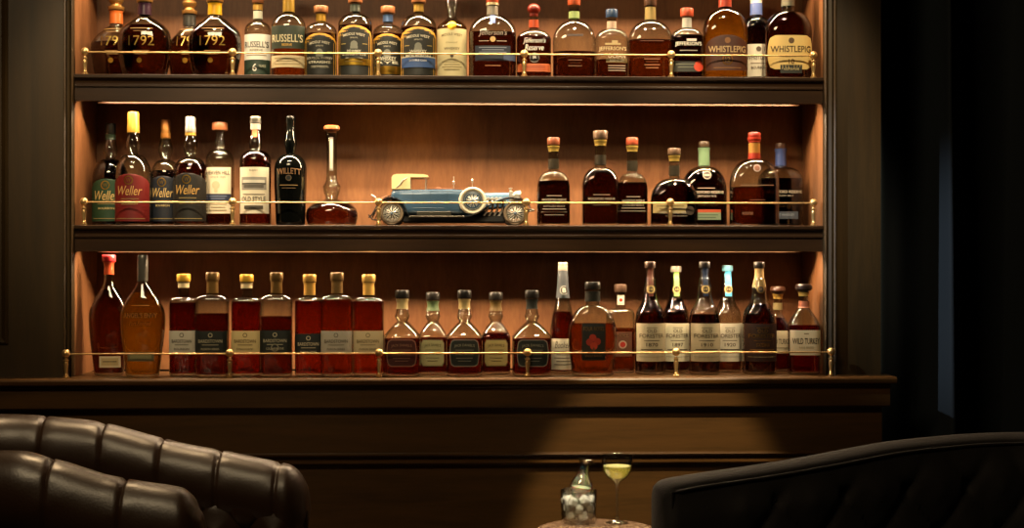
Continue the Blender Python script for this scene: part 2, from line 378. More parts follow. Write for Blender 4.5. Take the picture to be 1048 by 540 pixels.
def bottle(label, row, cx, hw, Y, top, yn, ys, nw, style='round', dr=.8, n=2.6, base=None, basew=1.0, liq=None, lcol='#8a3a16',
           gl=('#e8ece6', '#9a9d98'), cap=None, foils=(), parts=(), prof=None, lip=True, bulge=None, pinch=None, opaque=None):
    Y = max(Y, hw*(CAMY*-1)/F*dr + (.035 if row < 3 else -.026))
    zs = {1: Z1, 2: Z2, 3: ZC}[row]; X, _, d = at(cx, HY, Y); k = d / F
    T = thing('whiskey_bottle', label, 'bottle', (X, Y, zs+.0008), {1: 'bottles on the top shelf', 2: 'bottles on the middle shelf', 3: 'bottles on the counter'}[row])
    Zy = lambda y: CAMH + (HY - y) * k - zs
    R = hw * k; rn = nw * k; zt = Zy(top); zn = Zy(yn); zsld = Zy(ys)
    P = []                                            # (z, r)
    if prof:                                          # explicit outline (y, half-width) bottom to neck, smoothed
        q = [(Zy(a), w*k) for a, w in prof]; q[0] = (0.0, q[0][1])
        P = [(0, q[0][1]-.003), (.0015, q[0][1]-.0008), (.004, lerp_prof(q, .004))]
        for i in range(len(q)-1):
            p0 = q[max(i-1,0)]; p1 = q[i]; p2 = q[i+1]; p3 = q[min(i+2,len(q)-1)]
            for s in range(1, 7):
                t = s/6; 
                r = .5*((2*p1[1])+(p2[1]-p0[1])*t+(2*p0[1]-5*p1[1]+4*p2[1]-p3[1])*t*t+(-p0[1]+3*p1[1]-3*p2[1]+p3[1])*t**3)
                z = p1[0]+(p2[0]-p1[0])*t
                if z > .0045: P.append((z, r))
        R = max(r for z, r in P)
    else:
        rb = R * basew
        P = [(0, rb-.004), (.0012, rb-.0012), (.004, rb), (.012, rb + (R-rb)*.1)]
        for s in range(1, 6): 
            t = s/6; P.append((.012+(zsld-.012)*t, rb+(R-rb)*sin(t*pi/2)))
        P.append((zsld, R))
        for s in range(1, 13):
            t = s/12
            if style == 'round': z = zsld+(zn-zsld)*sin(t*pi/2); r = rn+(R-rn)*max(0, cos(t*pi/2))**1.0
            elif style == 'broad': z = zsld+(zn-zsld)*(sin(t*pi/2))**1.0; r = rn+(R-rn)*max(0, cos(t*pi/2))**.62
            elif style == 'slope': 
                z = zsld+(zn-zsld)*t; r = rn+(R-rn)*(.5+.5*cos(t*pi))
            else:                                     # cone
                z = zsld+(zn-zsld)*t; r = R+(rn-R)*(t**1.25 if t < 1 else 1)
            P.append((z, r))
    nb = 12; zz0 = P[-1][0]
    for s in range(1, nb+1):
        t = s/nb; z = zz0+(zt-zz0)*t; r = rn*(1-.06*t)
        if bulge:
            for (by, bw, ba) in bulge: r += ba*k*exp(-((z-Zy(by))/(bw*k))**2)
        if lip and t > .88: r = max(r, rn*1.12)
        P.append((z, r))
    zgt = P[-1][0]
    rnk = rn*1.02
    def D(r):
        if r <= rnk: return r, 2.0
        t = min(1, (r-rnk)/max(R-rnk, 1e-6)); t = t**.8
        return rnk+(R*dr-rnk)*t, 2+(n-2)*t
    def ring(z, r, dd, ne, N=40):
        pts = []
        for i in range(N):
            a = 2*pi*i/N; c, s_ = cos(a), sin(a)
            pts.append(((abs(c)**(2/ne))*(1 if c >= 0 else -1)*r, (abs(s_)**(2/ne))*(1 if s_ >= 0 else -1)*dd, z))
        return pts
    b = MB(); b.rings([ring(z, r, *D(r)) for z, r in P], cap1=bool(opaque))
    gm = plain(opaque, .08, 0, 'opaque_glass', Coat_Weight=.5) if opaque else glass(*gl)
    b.build('glass_body', gm, T, True, 50)
    if liq and not opaque:
        zl = Zy(liq); g = .0022; Q = [(z, r) for z, r in P if .007 < z < zl-.001]
        rr = lambda z: lerp_prof(P, z)
        Q = [(.006, rr(.008)-.006), (.0075, rr(.0085)-.0035)] + [(z, r) for z, r in Q if z > .009] + [(zl, rr(zl))]
        b = MB(); RR = []
        for i, (z, r) in enumerate(Q):
            dd, ne = D(r); gg = g if i > 1 else 0
            RR.append(ring(z, max(r-gg, .002), max(dd-gg, .002), ne))
        b.rings(RR); b.build('liquid', liquid(lcol), T, True, 50)
    def front(x, z, off):
        r = lerp_prof(P, z); dd, ne = D(r); r += off; dd += off
        u = min(abs(x)/r, .985); return -dd*(1-u**ne)**(1/ne)
    # neck foils
    for f in foils:
        y0, y1, col = f[:3]; ex = f[3]*k if len(f) > 3 else .0004; met = f[4] if len(f) > 4 else .3
        za, zb = Zy(y1), Zy(y0)
        b = MB(); b.lathe([(lerp_prof(P, za)-.0004, za)] + [(max(lerp_prof(P, za+(zb-za)*i/8), 0)+ex+.0004, za+(zb-za)*i/8) for i in range(9)] + [(lerp_prof(P, zb)-.0004, zb)], (0,0,0), 28, cap0=False, cap1=False)
        o = b.build('neck_foil', foilm(col, met), T, True, 40)
    # cap
    if cap:
        st, y0, y1, cw, cc = cap[:5]; met = cap[5] if len(cap) > 5 else 0.0
        za, zb = Zy(y1), Zy(y0); w = cw*k; h = zb-za; w2 = (cap[6]*k if len(cap) > 6 else w)
        cm = plain(C(cc, .62), .35, met, 'bottle_cap')
        b = MB()
        if st == 'ball':
            pr = [(w*.62, 0), (w*.66, h*.12)] + [(w*cos(a), h*.56+h*.44*sin(a)) for a in [(-.85+i*.2425)*1.0 for i in range(10)] if a < 1.5] + [(w*.1, h)]
        elif st == 'disc':
            pr = [(rn*.9, -.004), (rn*.95, 0), (w*.8, h*.06), (w, h*.35), (w*.98, h*.75), (w*.8, h*.97), (w*.3, h)]
        elif st == 'stop':                             # decanter stopper: collar, groove, flared knob
            pr = [(w*.95, 0), (w, h*.05), (w, h*.25), (w*.72, h*.3), (w*.6, h*.45), (w*.86, h*.62), (w*.95, h*.8), (w*.8, h*.96), (w*.5, h)]
        elif st == 'taper':
            pr = [(w2, 0), (w2, h*.3), (w, h*.36), (w, h*.93), (w*.9, h)]
        else:
            pr = [(w*.96, 0), (w, h*.08), (w, h*.86), (w*.93, h*.97), (w*.8, h)]
        b.lathe([(r, za+z) for r, z in pr], (0,0,0), 32); b.build('cap', cm, T, True, 40)
    # labels and printing, curved to the glass
    for pn, items in parts:
        b = MB(); lay = 0
        for it in items:
            kind = it[0]; lay += 1
            if kind in ('rect', 'arch', 'dome', 'oct', 'disc', 'taperl'):
                off = .0005 + .00022*lay
                if kind == 'disc':
                    xo, yc, rad, col = it[1:5]; y0, y1 = yc-rad, yc+rad; xc = xo*k; wf = lambda t, rad=rad: rad*k*sqrt(max(0, 1-(2*t-1)**2))
                else:
                    y0, y1, wpx, col = it[1:5]; xc = (it[5] if len(it) > 5 else 0)*k; ww = wpx*k
                    hh = (y1-y0)*k
                    if kind == 'rect': wf = lambda t, ww=ww: ww
                    elif kind == 'arch': 
                        ah = min(.45, ww*.55/hh); wf = lambda t, ww=ww, ah=ah: ww if t < 1-ah else ww*sqrt(max(0, 1-((t-(1-ah))/ah)**2))
                    elif kind == 'dome': wf = lambda t, ww=ww: ww*(.80+.20*sqrt(max(0,1-(2*t-1)**2))) if .06 < t < .94 else ww*.72
                    elif kind == 'oct': wf = lambda t, ww=ww: ww*(1 if .12 < t < .88 else .84 if (t < .03 or t > .97) else .92)
                    else: wf = lambda t, ww=ww: ww*(.86+.14*t)
                za, zb = max(Zy(y1), .0025), Zy(y0); mi = b.slot(goldm(col[1:]) if col[0] == '*' else paper(col))
                nz, nx = (14, 14); base_i = len(b.v)
                for j in range(nz+1):
                    t = j/nz; t = .5-.5*cos(pi*t) if kind in ('disc', 'arch') else t
                    z = za+(zb-za)*t; w_ = wf(t); rloc = lerp_prof(P, z)*.97
                    w_ = max(w_, 1e-4)
                    for i in range(nx+1):
                        x = xc + w_*(2*i/nx-1); x = max(-rloc, min(rloc, x)); b.v.append((x, front(x, z, off), z))
                for j in range(nz):
                    for i in range(nx):
                        a = base_i + j*(nx+1)+i; b.face((a, a+1, a+nx+2, a+nx+1), mi)
            elif kind == 'text':
                s_, yc, hpx, wpx, col = it[1:6]; xo = it[6] if len(it) > 6 else 0; sh = it[7] if len(it) > 7 else 0.0
                arc = it[8] if len(it) > 8 else 0
                off = .0010 + .0003*lay; tv, tf = text_geo(s_, (-.004 if col == '*8a7038' else 0.0 if sh else .012), sh)
                mi = b.slot(goldm(col[1:]) if col[0] == '*' else paper(col)); base_i = len(b.v)
                for (u, v) in tv:
                    x = (xo + u*wpx)*k; z = Zy(yc - v*hpx + arc*(2*u)**2); b.v.append((x, front(x, z, off), z))
                for f in tf: b.face([base_i+i for i in f], mi)
        mats = b.mats
        o = b.build(pn, mats, T, True, 60)
    return T

def fine(y0, rows, w, col, step=3.0, xo=0):           # rows of small print, too small to read
    r = []
    for i in range(rows): r.append(('rect', y0+i*step, y0+i*step+.9, w*(1 if i % 2 == 0 else .8), col, xo))
    return r

DK = '#6a2c14'; VDK = '#3a1409'; AMB = '#b4561c'; RED = '#96300f'; 
DGL = ('#e2dfd6', '#8b8a80')
# ---------------- top shelf
def dec(label, cx, hw, Y, foil, ys, yn, liqy, nw, col, y0=0):
    f0, f1, s0 = y0, yn-2, y0-12
    pts = [(82, hw*.80), (72, hw*.88), (58, hw*.97), (46, hw*1.0), (ys+6, hw*.93), (ys, hw*.74), (yn+2.5, hw*.42), (yn, nw)]
    bottle(label, 1, cx, hw, Y, y0+1, yn, ys, nw, prof=pts, dr=.62, n=2.5, liq=liqy, lcol=DK,
           cap=('stop', y0-12, y0+2, 8.2*nw/6.3, '#b98a4a', .6), foils=[(y0+3, yn-2, foil, .5, .1)],
           parts=[('printed_lettering', [('text', '1792', 44, 10, hw*.95, '*8a7038'), ('rect', 31, 31.7, hw*.42, '#8a6a34'), ('rect', 34, 34.5, hw*.3, '#8a6a34'), ('disc', -2, 64, 2.6, '*c89a3c')] + fine(54, 2, hw*.3, '#8a6a34'))])
dec('squat round-shouldered decanter with orange neck band, first on top shelf', 119, 25.5, .165, '#c8682c', 37, 27, 44, 6.3, 'x', 9)
dec('squat decanter with dark purple neck band behind top rail', 148, 27, .055, '#3a2233', 27, 18, 27, 6.4, 'x', 1)
dec('squat decanter with dark grey neck band set behind its neighbours', 194, 23, .17, '#33332f', 40, 29, 38, 6.0, 'x', 13)
dec('squat decanter with bright yellow neck band on top shelf', 220, 27, .055, '#e0aa22', 28, 18, 29, 6.6, 'x', 1)
bottle('clear bottle with white label above green band, top shelf left', 1, 264, 13.6, .10, 2, 23, 33, 4.6, 'round', 1, 2, liq=46, lcol=AMB,
       cap=('cap', -7, 4, 6, '#7a4a2a'), foils=[(5, 11, '#c8a050', .5, .5), (12, 20, '#c9cdb8', .2, 0)],
       parts=[('front_label', [('rect', 37, 63, 13.2, WHITE), ('text', "RUSSELL'S", 47.5, 6.5, 24, INK), ('text', 'RESERVE', 53.5, 2.2, 13, '#6a5a40')] + fine(58, 1, 10, '#8a7a60') + [('rect', 63, 78, 13.2, '#27382c'), ('text', '6', 71, 7.5, 4.6, WHITE, -1.5), ('text', 'YEARS', 69.5, 2.6, 7, '#b8b8a0', 6)])])
bottle('broad clear bottle with dark green label and cream strip', 1, 295.5, 17.6, .06, -14, 15, 30, 5.6, 'round', .9, 2.2, liq=34, lcol=AMB,
       cap=('cap', -24, -13, 8, '#7a4a2a'), foils=[(-8, 13, '#a08030', .3, .3)],
       parts=[('front_label', [('rect', 28.5, 52, 17.0, '#2a3426'), ('text', "RUSSELL'S", 41.5, 8, 31, '#cfc39c'), ('text', 'RESERVE', 48.3, 2.4, 10, GOLD)]),
              ('lower_label', [('rect', 59, 71, 16.8, '#d8c69c')] + fine(61.5, 3, 13, '#a08a60', 2.8))])
def mw(label, cx, hw, Y, capy, yn, ys, ly, band, capc, foilc, word, y0=0, w2='MIDDLE WEST', wc=1):
    bottle(label, 1, cx, hw, Y, capy+3, yn, ys, 4.8, 'round', 1, 2, liq=ly-1, lcol='#7a3616', cap=('cap', capy-4, capy+3, 7.4, capc), foils=[(capy+4.5, capy+12, foilc, .4, .5)],
           parts=[('front_label', [('arch', ly, 82, hw*.985, '#d9a33a'), ('arch', ly+2.0, 82, hw*.93, '#1e1f1b'), ('text', w2, ly+9, 2.6, hw*1.25, '#c9c3ac', 0, 0, 1.6), ('text', 'SPIRITS', ly+13, 1.5, hw*.45, '#a8a28c'),
                  ('disc', 0, ly+19.5, 3.6, '#77776a'), ('rect', ly+21, ly+24, hw*.22, '#77776a'), ('rect', ly+18.5, ly+19.3, 2.4, '#9c8a50', -hw*.62), ('rect', ly+18.5, ly+19.3, 2.4, '#9c8a50', hw*.62),
                  ('text', word, ly+29.5, 2.6, hw*1.35, '#d6d0b8')] + fine(ly+33, 1, hw*.5, '#8a8674') + band)])
mw('short round bottle with black arched label left of a grey-foiled one', 328.5, 16.4, .07, 10.5, 24, 34, 36.5, [('text', 'BOURBON WHISKEY', 62, 2.4, 26, '#d6d0b8'), ('rect', 66, 66.6, 12, '#8a8674'), ('text', 'CASK STRENGTH', 71, 1.8, 18, '#a8a28c')], '#b97a4c', '#c79a3a', 'STRAIGHT')
mw('round bottle with black arched label, grey neck foil and yellow band', 363.5, 17.5, .055, 0.5, 15, 27, 28.5, [('rect', 62.5, 69, 16.4, '*c8a03c'), ('text', 'RYE WHISKEY', 55, 2.4, 14, '#d6d0b8'), ('rect', 65, 65.7, 10, '#6a5420')], '#c07c4c', '#6c7468', 'STRAIGHT RYE')
mw('short round bottle with black arched label and pale blue neck foil', 397, 15.8, .115, 11, 26, 36, 37, [('text', 'WHISKEY', 62.5, 4, 18, '#d6d0b8'), ('rect', 70, 78, 13, '*b08a34')], '#c07c4c', '#6f8fc4', 'RYE')
mw('round bottle with black arched label and blue lower band', 428.5, 18.4, .055, 0.5, 16, 29, 30.5, [('rect', 61.5, 71.5, 17.2, '#3b5688'), ('rect', 60.3, 61.5, 17.2, '#a8a89a'), ('text', 'DOUBLE CASK', 64.5, 2.0, 18, '#d0d4dc'), ('text', 'WHISKEY', 55.5, 2.8, 17, '#d6d0b8')], '#b97a4c', '#c7a04a', 'BOURBON')
bottle('slim clear bottle with tall cream label and round gold seal', 1, 462.5, 15.4, .06, -18, 17, 30, 4.4, 'slope', 1, 2, bulge=[(4, 5, 2.4)], liq=24, lcol='#c98a44', cap=('cap', -28, -17, 6.5, '#8a6a3a'),
       parts=[('front_label', [('rect', 31.5, 82, 14.9, '#dccf9f'), ('text', 'MIDDLE WEST', 37.5, 2.6, 21, '#7a6a44', 0, 0, 1.2), ('text', 'WHISKEY', 52, 2.4, 16, '#5a4a30'), ('disc', 0, 59.5, 1.8, '#4a3c28'), ('text', 'STRAIGHT', 46, 1.4, 12, '#9a8a60')] + fine(65, 4, 10, '#a8986c', 2.6)),
              ('gold_seal', [('disc', 0, 28.8, 4.6, '*e0ac30')])])
JL = [('text', "Jefferson's", 36.5, 7, 29, '#a89a8a', 0, .25), ('disc', 0, 42.5, 2.8, '#d6b070'), ('rect', 44, 44.7, 5, '#b8a894', -9), ('rect', 44, 44.7, 5, '#b8a894', 9)]
bottle('wide-shouldered clear bottle with blue neck ribbon, half full of bourbon', 1, 504, 24.3, .06, -2, 17, 36, 5.6, 'round', .62, 2.6, liq=34, lcol=DK, cap=('cap', -12, 3.5, 6.4, '#b4491e'),
       foils=[(3.5, 6, '#c8b890', .9, .4), (7, 16, '#8f8878', .1, .1)], parts=[('neck_label', [('rect', 17, 26, 2.6, '#6c84c8')]),
       ('front_label', [('rect', 49, 64.5, 18, '#242b38'), ('rect', 56.5, 64, 6, '#4a5670', 17)] + JL + fine(50.5, 3, 14, '#7f8798', 2.4) + [('rect', 69, 69.8, 8, '#a06a40')])])
bottle('short bottle with glossy red ball stopper and orange label band', 1, 546.3, 17.8, .06, 17, 32, 42, 4.7, 'round', .7, 2.8, liq=37, lcol=DK, cap=('ball', 4, 17.5, 6.8, '#8c2410'),
       foils=[(21, 29, '#c0502c', .4, .1)], parts=[('printed_lettering', [('text', "Jefferson's", 44, 6.5, 23, WHITE, 0, .25), ('text', 'Reserve', 50.5, 6, 19, WHITE, 0, .25), ('disc', 0, 61, 5.2, '#6a6258'), ('disc', 0, 61, 4.2, '#231a16'), ('text', 'JR', 61, 4, 4, WHITE)]),
       ('lower_label', [('rect', 67, 75, 17, '#c0663a'), ('rect', 68, 74, 15, '#a84e24')] + fine(70, 1, 11, '#8c3c1a'))])
bottle('clear arched bottle with green neck label, low bourbon level', 1, 587.5, 22, .08, 4, 22.5, 44, 5.3, 'round', .62, 2.8, liq=54, lcol=DK, cap=('cap', -10, 6, 6.6, '#c0562a'),
       foils=[(12.5, 19.5, '#9ab070', .3, 0)], parts=[('printed_lettering', [('rect', 37, 39.3, 8.2, '#4a3a34'), ('text', 'RYE', 58, 2, 9, '#a08868')] + fine(63, 3, 7, '#7a5a40', 3))])
bottle('short clear bottle with dark blue cap and cream ship lettering', 1, 626, 16.8, .055, 18.5, 30.5, 41, 4.6, 'round', .7, 2.8, liq=62, lcol=DK, cap=('cap', 10, 18.5, 6.2, '#3a5478'),
       foils=[(22.5, 30, '#d8b8a0', .3, 0)], parts=[('front_label', [('text', "JEFFERSON'S", 52, 5, 28, '#e2cfa0'), ('text', 'OCEAN', 59, 4.6, 18, '#e8dcc0', 4), ('rect', 46, 47.8, 8, '#d8c08c'), ('rect', 43.5, 46, 3, '#d8c08c', 2), ('rect', 61.5, 66, 11, '#8a7448', 4), ('text', 'AGED AT SEA', 63.6, 2.4, 15, '#e8dcc0', 4), ('rect', 68.5, 69.3, 9, '#d0c0a8', 4), ('rect', 71, 71.8, 9, '#d0c0a8', 4), ('rect', 73.5, 74.3, 9, '#d0c0a8', 4)])])
bottle('arched clear bottle with dark brown cap, two-thirds full of bourbon', 1, 665.5, 23, .08, 4, 22.5, 44, 5.4, 'round', .62, 2.8, liq=42, lcol='#8c4018', cap=('cap', -10, 6.5, 6.6, '#5a3c26'),
       foils=[(8, 21, '#b09a60', .3, .3)], parts=[('printed_lettering', fine(43.5, 1, 12, '#5a3420') + fine(62, 4, 8, '#9a6a44', 3))])
bottle('small bottle with orange-red cap and round red seal', 1, 703, 16.6, .055, 16.5, 30, 40, 4.6, 'round', .7, 2.8, liq=37, lcol=VDK, cap=('cap', 9, 17.5, 6.8, '#e0603c'),
       foils=[(19, 29, '#c8c4b8', .3, 0)], parts=[('neck_label', [('rect', 20, 28.5, 3.2, '#d9d2c0'), ('disc', 0, 25, 2.2, '#c03a28')]), ('printed_lettering', [('text', "JEFFERSON'S", 47, 5, 27, '#e6dfd0'), ('rect', 41.5, 43.8, 5, '#e0d8c8', 3)] + fine(53, 1, 9, '#9a9284')),
       ('lower_label', [('rect', 64, 75, 13, '#2a2a22', -2), ('disc', 10.5, 69.5, 5.2, '#c8442c')] + fine(67, 2, 10, '#6a6a58', 3, -3))])
bottle('large amber arched bottle filled to the neck, dark arched label', 1, 742, 23, .06, -8, 10.5, 34, 6.2, 'round', .62, 2.6, liq=13, lcol='#f0a040', cap=('cap', -22, -8, 8, '#5a3c26'),
       foils=[(-7, 8, '#a8402a', .4, .1)], parts=[('front_label', [('arch', 38, 74, 21.5, '#4a2410'), ('text', 'WHISTLEPIG', 52.5, 6.5, 38, '#c9a877', 0, 0, 0), ('disc', 0, 43.5, 3.0, '#8a5a30'), ('disc', 0, 63, 5.6, '*a8763a'), ('disc', 0, 63, 4.4, '#4a2410'), ('text', '12', 63, 5, 5, '*c8a060')] + fine(71, 1, 14, '#8a5a30'))])
bottle('slender dark bottle with blue and white neck foil, white label low', 1, 774, 13.6, .15, -2, 18, 28, 5.6, 'round', .9, 2.2, liq=19, lcol=VDK, cap=('cap', -9, -1, 6.5, '#4c5a80'),
       foils=[(0, 4, '#e0dccc', .5, 0), (4, 16, '#6478b4', .6, 0)], parts=[('front_label', [('rect', 47, 80, 12.6, '#ddd3bc'), ('text', 'WHISTLEPIG', 60.5, 4.5, 24, '#3a2a1e'), ('disc', 0, 52, 2.6, '#5a4a3a'), ('text', 'BOURBON', 71, 2.8, 15, '#3a2a1e')] + fine(66, 1, 8, '#8a7a68'))])
bottle('large dark bottle with cream arched label, last on top shelf', 1, 806.5, 24.2, .06, -8, 12, 34, 6.4, 'round', .62, 2.6, liq=14, lcol='#7a3014', cap=('cap', -22, -8, 8, '#7a7468'),
       foils=[(-7, 7, '#8e8a76', .4, .2)], parts=[('front_label', [('dome', 38.5, 73, 22.8, '#d8b870'), ('text', 'WHISTLEPIG', 52.5, 6.5, 41, '#3c2812'), ('disc', 0, 44, 3.0, '#5a4020'), ('text', 'SMALL BATCH RYE', 59.5, 2, 23, '#6a4c24'), ('text', '10', 65.2, 5, 6, '#6a4c24'), ('rect', 65, 65.6, 4, '#8a6c3c', -9), ('rect', 65, 65.6, 4, '#8a6c3c', 9)]),
       ('lower_label', [('rect', 68.5, 77, 11.2, '#23241c', 0), ('text', 'AGED TEN YEARS', 72.8, 2.2, 16, '#b8a878')])])
# ---------------- middle shelf
def weller(label, cx, hw, Y, y0, cap, liq, lc, lab, ly0, lcol, yn=160, ys=180, foils=()):
    neck = yn-(y0+12)
    bottle(label, 2, cx, hw, Y, y0+10, yn, ys, 4.5, 'round', 1, 2, bulge=[(y0+12+neck*.62, 9, 2.8)], liq=liq, lcol=lc, cap=cap, foils=foils,
           parts=[('front_label', [('arch', ly0, 227, hw*.97, lab), ('disc', -1, ly0+6.5, 4.6, '*b8903c'), ('disc', -1, ly0+6.5, 3.4, lab), ('text', 'W', ly0+6.5, 4, 4.5, '*b8903c', -1),
                   ('text', 'Weller', ly0+17, 9.5, hw*1.35, lcol, 0, .3), ('rect', ly0+25, ly0+25.6, hw*.5, '#9a8450'), ('text', 'BOURBON', ly0+30, 2.2, hw*.9, '#b8a268'), ('rect', 224, 224.6, hw*.8, '#9a8450')])])
weller('dark green-labelled bottle with black cap, far left of middle shelf', 113, 18, .165, 127, ('cap', 126.5, 137, 5.6, '#16150f'), 163, VDK, '#1d3a22', 184, '#c8a868', 163, 184, [(138, 143, '#2a3a2c', .4, .2)])
weller('tall bottle with long gold cap and red label, middle shelf', 136.5, 18, .078, 115, ('taper', 115, 136, 5.9, '#dcae48', .55, 6.3), 205, VDK, '#6e1410', 179, '#cfa25e', 158, 180)
weller('slim bottle with bronze cap and navy-black label, middle shelf', 169.5, 15.5, .14, 123, ('taper', 123, 142, 4.6, '#9a6628', .6, 5.0), 175, VDK, '#151a24', 181, '#c8a868', 164, 184)
weller('bottle with silver cap, gold neck ring and black label', 195, 17.5, .06, 120, ('taper', 120, 135.5, 5.2, '#a8a8a0', .7, 5.6), 168, '#7a2a10', '#1a1812', 178, '#c0964e', 161, 179, [(136, 139, '#b08a3c', .6, .6)])
bottle('bottle with tapered cork and cream label above navy stripe', 2, 225, 14.4, .138, 133, 153, 167, 4.2, 'round', .85, 2.6, bulge=[(147, 4, 1.3)], liq=192, lcol=DK, cap=('cap', 125.5, 133.5, 8, '#a8643c', 0),
       parts=[('front_label', [('rect', 172, 219, 12.6, '#dfd2b4'), ('text', 'HEAVEN HILL', 177.5, 4, 23, '#2c2a2c'), ('text', 'SINCE 1935', 182, 1.8, 15, '#7a7060'), ('disc', -2, 190, 4, '#c4b694'), ('rect', 190, 197, 1.6, '#c4b694', -2), ('rect', 199, 206, 12.6, '#2c3448')] + fine(201, 2, 9, '#6a7490', 2.4) + fine(209, 3, 9, '#b0a080', 3))])
bottle('red-amber bottle with grey cap and pictured cream label', 2, 261.5, 16, .06, 121, 154, 166, 5, 'round', 1, 2, bulge=[(148, 8, 1.6)], liq=155, lcol='#8a2a12', cap=('cap', 119.5, 126.5, 5.6, '#8c8880', .5),
       foils=[(127, 133, '#a8a49a', .3, .3)], parts=[('neck_label', [('rect', 127.5, 141, 2.6, '#c8683c')]), ('front_label', [('rect', 172, 219, 14.6, '#ddd2b8'), ('text', 'ELIJAH', 175.5, 2, 8, '#7a6a54'), ('rect', 182, 195, 12.5, '#8e8a80'), ('rect', 185, 188, 11, '#c8c4b4'), ('rect', 190, 193, 10, '#5a564e'), ('rect', 188, 189.5, 12, '#504c44'), ('text', 'OLD STYLE', 204.5, 5, 24, '#2a241e'), ('rect', 211, 214.5, 9.5, '#4a443a')] + fine(199, 1, 11, '#8a8270'))])
bottle('glossy solid black bottle with slender neck, middle shelf', 2, 297.3, 16.6, .08, 121, 158, 174, 4.4, 'round', 1, 2, bulge=[(146, 8, 2.2)], basew=.9, opaque='#090a08', cap=('cap', 119, 126, 3.8, '#1a1a18', .3),
       parts=[('printed_lettering', [('text', 'WILLETT', 176, 6, 24, '#7c5a38', 0, 0, 1.0), ('disc', 0, 183, 3, '#5a4a34'), ('disc', 0, 183, 2.2, '#12110e'), ('rect', 190, 190.8, 9, '#8a6c44'), ('rect', 193, 193.6, 7, '#6a5236')])])
bottle('pot-still flask with very long thin neck and squat base', 2, 339.5, 26, .06, 133, 200, 214, 5.4, prof=[(230, 24.5), (222, 26.5), (214, 25), (208.5, 19), (205.5, 9), (203, 6)], dr=.9, n=2, bulge=[(193, 5.5, 4.2), (200, 3, 1.0)], liq=207, lcol='#8c3618', cap=('disc', 128.5, 134.5, 8.2, '#b4683c'),
       parts=[('neck_label', [('rect', 141, 175, 2.0, '#8a8478'), ('rect', 143, 173, 1.3, '#c2b8a4')])])
def wood_r(label, cx, hw, Y, capy, caph, capw, capc, yn, ys, liq, nw, extra=(), style='round', foils=None, prt=None, lc=VDK, cm=0.0):
    p = [('text', 'WOODFORD RESERVE', ys+12, 2.4, hw*1.45, '#b8ac98'), ('rect', ys+7.5, ys+8.3, hw*.45, '#a89c88'), ('text', 'KENTUCKY BOURBON', ys+15.5, 1.4, hw*.9, '#8a8070')]
    bottle(label, 2, cx, hw, Y, capy+caph, yn, ys, nw, style, .62, 3, liq=liq, lcol=lc, cap=('cap', capy, capy+caph, capw, capc, cm), foils=foils if foils is not None else [(capy+caph+1, capy+caph+7, '#b09448', .3, .4), (yn-13, yn-3, '#3a3428', .3, .2)],
           parts=[('printed_lettering', p if prt is None else prt)] + list(extra))
LW = [('lower_label', [('text', 'DISTILLERS SELECT', 211.5, 1.8, 22, '#a89c88'), ('rect', 214, 214.8, 12, '#a89c88'), ('rect', 217, 217.8, 13, '#8a8070'), ('rect', 220, 220.7, 10, '#8a8070')])]
wood_r('short bottle with brown cap just right of the model car', 566.5, 17, .07, 141, 7.5, 6.4, '#8a4c30', 176, 193, 185, 5.2, LW)
wood_r('tallest square-shouldered bottle with grey-brown cap, middle shelf', 614.5, 19, .06, 134, 8.5, 7.6, '#6c5440', 172, 192, 175, 5.6, [('lower_label', [('rect', 207, 207.6, 10, '#7a6e5c'), ('rect', 210, 210.6, 9, '#7a6e5c')])], lc='#4c1c0c')
wood_r('short bottle with rust-red cap beside the tallest one', 647, 15.8, .09, 141, 7.5, 6.2, '#a44c30', 178, 194, 187, 5.2, [('lower_label', [('text', 'DISTILLERS SELECT', 210.5, 1.8, 22, '#a89c88'), ('rect', 213, 213.8, 12, '#a89c88'), ('rect', 216, 216.8, 13, '#8a8070')])])
wood_r('low wide bottle with tan label strip across its base', 690, 24.2, .055, 152, 6.5, 6.6, '#6c5440', 183, 206, 186, 5.2, [('lower_label', [('rect', 208.5, 218.5, 17, '#b09c68', -6)] + fine(211, 2, 14, '#7a6a40', 3, -6) + [('disc', 14, 216, 4.6, '#3c3024')])])
wood_r('broad bottle with green neck foil and circular embossed emblem', 720.5, 23.2, .15, 145, 6, 5.6, '#4a3a28', 171, 196, 176, 5.4, foils=[(151.5, 170, '#6c8868', .4, .15)],
       prt=[('text', 'WOODFORD RESERVE', 197.5, 2.6, 36, '#c8bca8'), ('rect', 193, 193.7, 9, '#a89c88'), ('text', 'KENTUCKY RYE', 201.5, 1.8, 20, '#c8bca8')],
       extra=[('embossed_emblem', [('disc', 1, 180, 4.4, '#9a9484'), ('disc', 1, 180, 3.4, '#2a1810'), ('rect', 179, 181, 2.6, '#9a9484', 1)]), ('lower_label', [('rect', 215, 218, 15, '#b04a28', 0), ('rect', 218, 225.5, 15, '#78886c', 0)] + fine(220, 2, 12, '#4a5a44', 2.6))])
wood_r('large clear bottle with red neck foil, half-empty, middle shelf', 772, 25, .055, 136, 5, 6.4, '#8e2c1c', 163.5, 188, 192, 5.8, foils=[(141, 146, '#a43420', .4, .2), (147, 157, '#b8823c', .3, .5), (157, 163, '#a43420', .4, .2)],
       extra=[('embossed_emblem', [('disc', 0, 173, 3.8, '#9a8474'), ('disc', 0, 173, 2.8, '#7a4a30')])], prt=[('rect', 190, 190.8, 17, '#8a6a50'), ('text', 'WOODFORD', 219, 3, 11, '#8a5a3a', -10), ('rect', 205, 205.6, 8, '#7a4a30')], lc='#84361a')
